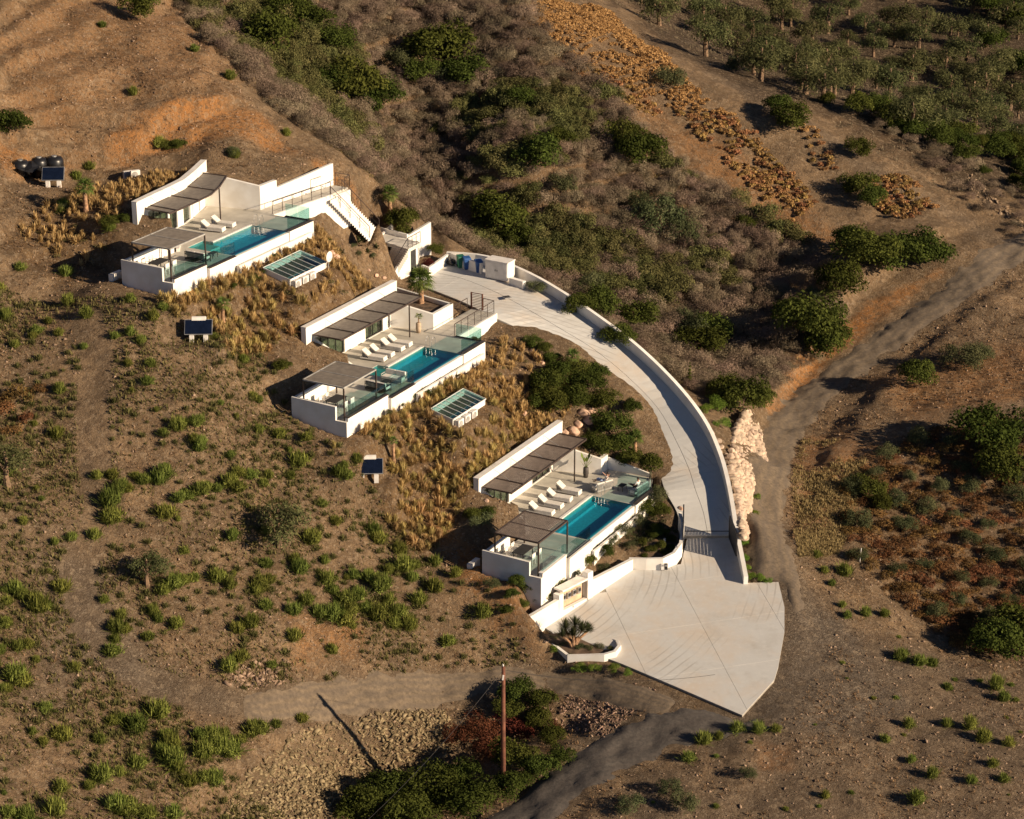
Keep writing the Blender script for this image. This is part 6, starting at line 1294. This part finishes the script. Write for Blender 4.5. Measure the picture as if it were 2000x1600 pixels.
mass('low_garden_plants', gd, [leaves(160, lobes(4, 1, 800+k, .6), .13, 810+k, .4, aspect=.4) for k in range(3)], LM_WEED, .25, .5, .9, 'low green plants growing between the golden grass tufts of the gardens', 'plants', 27)
# ------------------------------------------------------------------ stones
def rockmesh(nm, seed, m, sub=2, rough=.28, sq=(1, .8, .65)):
    r = np.random.default_rng(seed); V_, F_ = ico(sub); n_ = r.normal(size=(7, 3)); n_ /= np.linalg.norm(n_, axis=1)[:, None]
    for q in n_:
        d = V_@q; lim = .62+.25*r.random(); V_ = V_-np.outer(np.maximum(d-lim, 0), q)
    V_ = V_*np.array(sq)*(1+rough*(r.random((len(V_), 1))-.5)*.5); return npmesh(nm, V_, F_, m)
RK = [rockmesh('boulder', 500+k, PALEROCK, 3) for k in range(6)]; RP = [rockmesh('boulder', 520+k, PINKROCK, 3) for k in range(4)]
rw = empty('rock_wall', P(1455, 900, -1), 0, 'tall retaining wall of pale stacked boulders between the driveway and the valley track', 'rock wall'); o0 = rw.location
lefte = [(1458,806,.2),(1440,832,.6),(1432,862,.6),(1426,925,.2),(1438,952,-.2),(1443,1000,-.6),(1447,1030,-.9),(1451,1052,-1.1)]; righte = [(1466,812,-.5),(1480,840,-1.1),(1490,880,-1.6),(1492,905,-1.8),(1483,938,-2.0),(1468,962,-2.1),(1460,1000,-2.1),(1458,1040,-2.2)]
cnt = 0
for a in range(46):
    t = a/45*7; k = min(6, int(t)); f = t-k; l_ = P(*lefte[k]).lerp(P(*lefte[k+1]), f); r_ = P(*righte[k]).lerp(P(*righte[k+1]), f); w_ = (r_-l_).length; n_ = max(1, int(w_/.42))
    for b in range(n_+1):
        q = l_.lerp(r_, b/max(1, n_)); s_ = random.uniform(.26, .42); o = link('boulder', RK[cnt % 6], rw, q-o0+Vector((random.uniform(-.08, .08), random.uniform(-.12, .12), random.uniform(-.05, .15))), random.random()*6, s_); o.rotation_euler.x = random.uniform(-.4, .4); cnt += 1
print('boulders', cnt)
BL = [(1140,800,16),(1150,815,14),(1130,822,13),(1120,835,16),(1105,840,10),(1155,798,9),(1022,803,9),(1045,690,10),(1055,700,8),(1040,682,8),(655,497,12),(640,500,10),(648,490,9),(628,502,7),(1330,990,9),(880,620,7),(735,575-40,6),(750,540,6),(720,545-20,5),(950,975,6),(1060,705,7)]
for x, y, r_ in BL: o = link('boulder', RP[int(r_+x) % 4], loc=G(x, y+r_*.5), rz=random.random()*6, s=r_*mpp(G(x, y))*1.0); tag(o, '%s pinkish boulder lying %s' % ('large' if r_ > 12 else 'mid-sized' if r_ > 8 else 'small', where(x, y)), 'boulder', 'pink garden boulders')
# rocks along the outside of the driveway wall
for k in range(0, len(RD)-14, 1):
    for j in range(2):
        p = RD[k].lerp(RD[k+1], random.random()); d = (RD[k+1]-RD[k]).normalized(); nrm = Vector((d.y, -d.x, 0)).normalized()*random.uniform(.75, 1.3); q = p+nrm; q.z = float(zt(q.x, q.y))
        if k < 10 and j: continue
        o = link('edge_rock', RK[(k+j) % 6], loc=q, rz=random.random()*6, s=random.uniform(.16, .34)); tag(o, 'pale rock outside the driveway parapet, %s' % where(*unproj(q)), 'rock', 'rocks along the driveway parapet')
def smallrocks(name, pts, m, s0, s1, label, seed, col=2):
    r = np.random.default_rng(seed); base = np.array([(1,0,0),(-1,0,0),(0,1,0),(0,-1,0),(0,0,1),(0,0,-1)], float); F_ = np.array([(0,2,4),(2,1,4),(1,3,4),(3,0,4),(2,0,5),(1,2,5),(3,1,5),(0,3,5)]); n_ = len(pts); P_ = np.array([tuple(p) for p in pts])
    s_ = s0+(s1-s0)*r.random(n_)**4.5; V_ = base[None]*(.45+1.0*r.random((n_, 6, 1)))+r.normal(size=(n_, 6, 3))*.22; ax = r.random(n_)*6.28; c, s2 = np.cos(ax)[:, None], np.sin(ax)[:, None]
    sc3 = np.stack([.7+.6*r.random(n_), .5+.5*r.random(n_), .3+.4*r.random(n_)], 1)[:, None, :]; V_ = V_*sc3*s_[:, None, None]; X = V_[..., 0]*c-V_[..., 1]*s2; Y = V_[..., 0]*s2+V_[..., 1]*c; til = r.normal(size=(n_, 1))*.4; Z = V_[..., 2]+X*til
    W_ = np.stack([X, Y, Z], -1)+P_[:, None, :]; FF = (F_[None]+np.arange(n_)[:, None, None]*6).reshape(-1, 3); tone = np.repeat(r.random(n_), 6); o = link(name, npmesh(name, W_.reshape(-1, 3), FF, m, tone)); return tag(o, label, 'stones', kind='stuff')
LM_BANK = leafmat('bank_stone', (.10, .07, .045), (.31, .225, .145), 0, 0); LM_STONE = leafmat('loose_stone', (.11, .08, .055), (.36, .27, .185), 0, 0)
ALL = [(-60,-60),(340,-60),(480,180),(600,300),(740,430),(1000,620),(1200,800),(1330,1000),(1330,1100),(1080,1260),(1250,1340),(1460,1420),(1560,1250),(1540,1100),(1530,850),(1640,720),(1850,580),(2060,470),(2060,1700),(-60,1700)]
smallrocks('loose_stones', scatter(ALL, 30000, 0, True, 31, .5), LM_STONE, .03, .17, 'loose stones scattered over the bare brown slopes', 1)
smallrocks('bank_stones', scatter([(430,1600),(470,1520),(560,1440),(660,1395),(760,1385),(870,1385),(900,1450),(860,1490),(700,1530),(650,1600)], 9000, 0, True, 32), LM_BANK, .04, .27, 'broken stone covering the bank below the lower dirt track', 2)
smallrocks('bank_stones', scatter([(1130,1310),(1290,1350),(1180,1440),(1080,1420)], 1200, 0, True, 33), LM_STONE, .05, .2, 'gravelly stones between the planter and the access road', 3)
smallrocks('bank_stones', scatter([(440,1300),(560,1290),(560,1345),(440,1350)], 500, 0, True, 34), LM_STONE, .06, .3, 'broken stones beside the upper edge of the lower dirt track', 4)
smallrocks('bank_stones', scatter([(1900,380),(1990,440),(2060,560),(2060,480),(1880,330)], 700, 0, False, 35), LM_STONE, .08, .4, 'stones along the edge of the ridge path at the right', 5)
def tufts(pix, n_, m, s0, s1, nm, label, seed, nb=6, ar=True):
    return mass(nm, scatter(pix, n_, 0, ar, seed, .45, clump=.5, cs=4), [spikes(nb, 1, .7, .075, 600+seed*7+k, .25, .3) for k in range(6)], m, s0, s1, .9, label, 'grass', seed)
tufts(ALL, 16000, LM_DRYG, .12, .34, 'dry_grass', 'thin dry grass over the bare brown slopes', 41)
tufts(HILL, 11000, LM_WEED, .15, .5, 'green_weeds', 'small green weeds over the slope left of the villas', 42)
tufts([(1560,860),(1700,860),(1680,960),(1640,1080),(1560,1090),(1545,960)], 3500, LM_DRYG, .2, .5, 'dry_grass', 'tall pale dry grass beside the valley track', 43)
tufts(SCR, 6000, LM_DRYG, .15, .4, 'dry_grass', 'dry grass between the bushes of the scrub valley', 44)
tufts([(1100,-60),(2080,-60),(2080,520),(1640,260)], 5000, LM_SCRUB, .2, .5, 'dry_grass', 'dull dry grass under the olive grove', 45)
tufts([(1190,1000),(1330,960),(1330,1040),(1060,1200),(960,1150),(1100,1110)], 1500, LM_GRNGREY, .15, .35, 'green_weeds', 'low green growth round the lowest villa', 46)
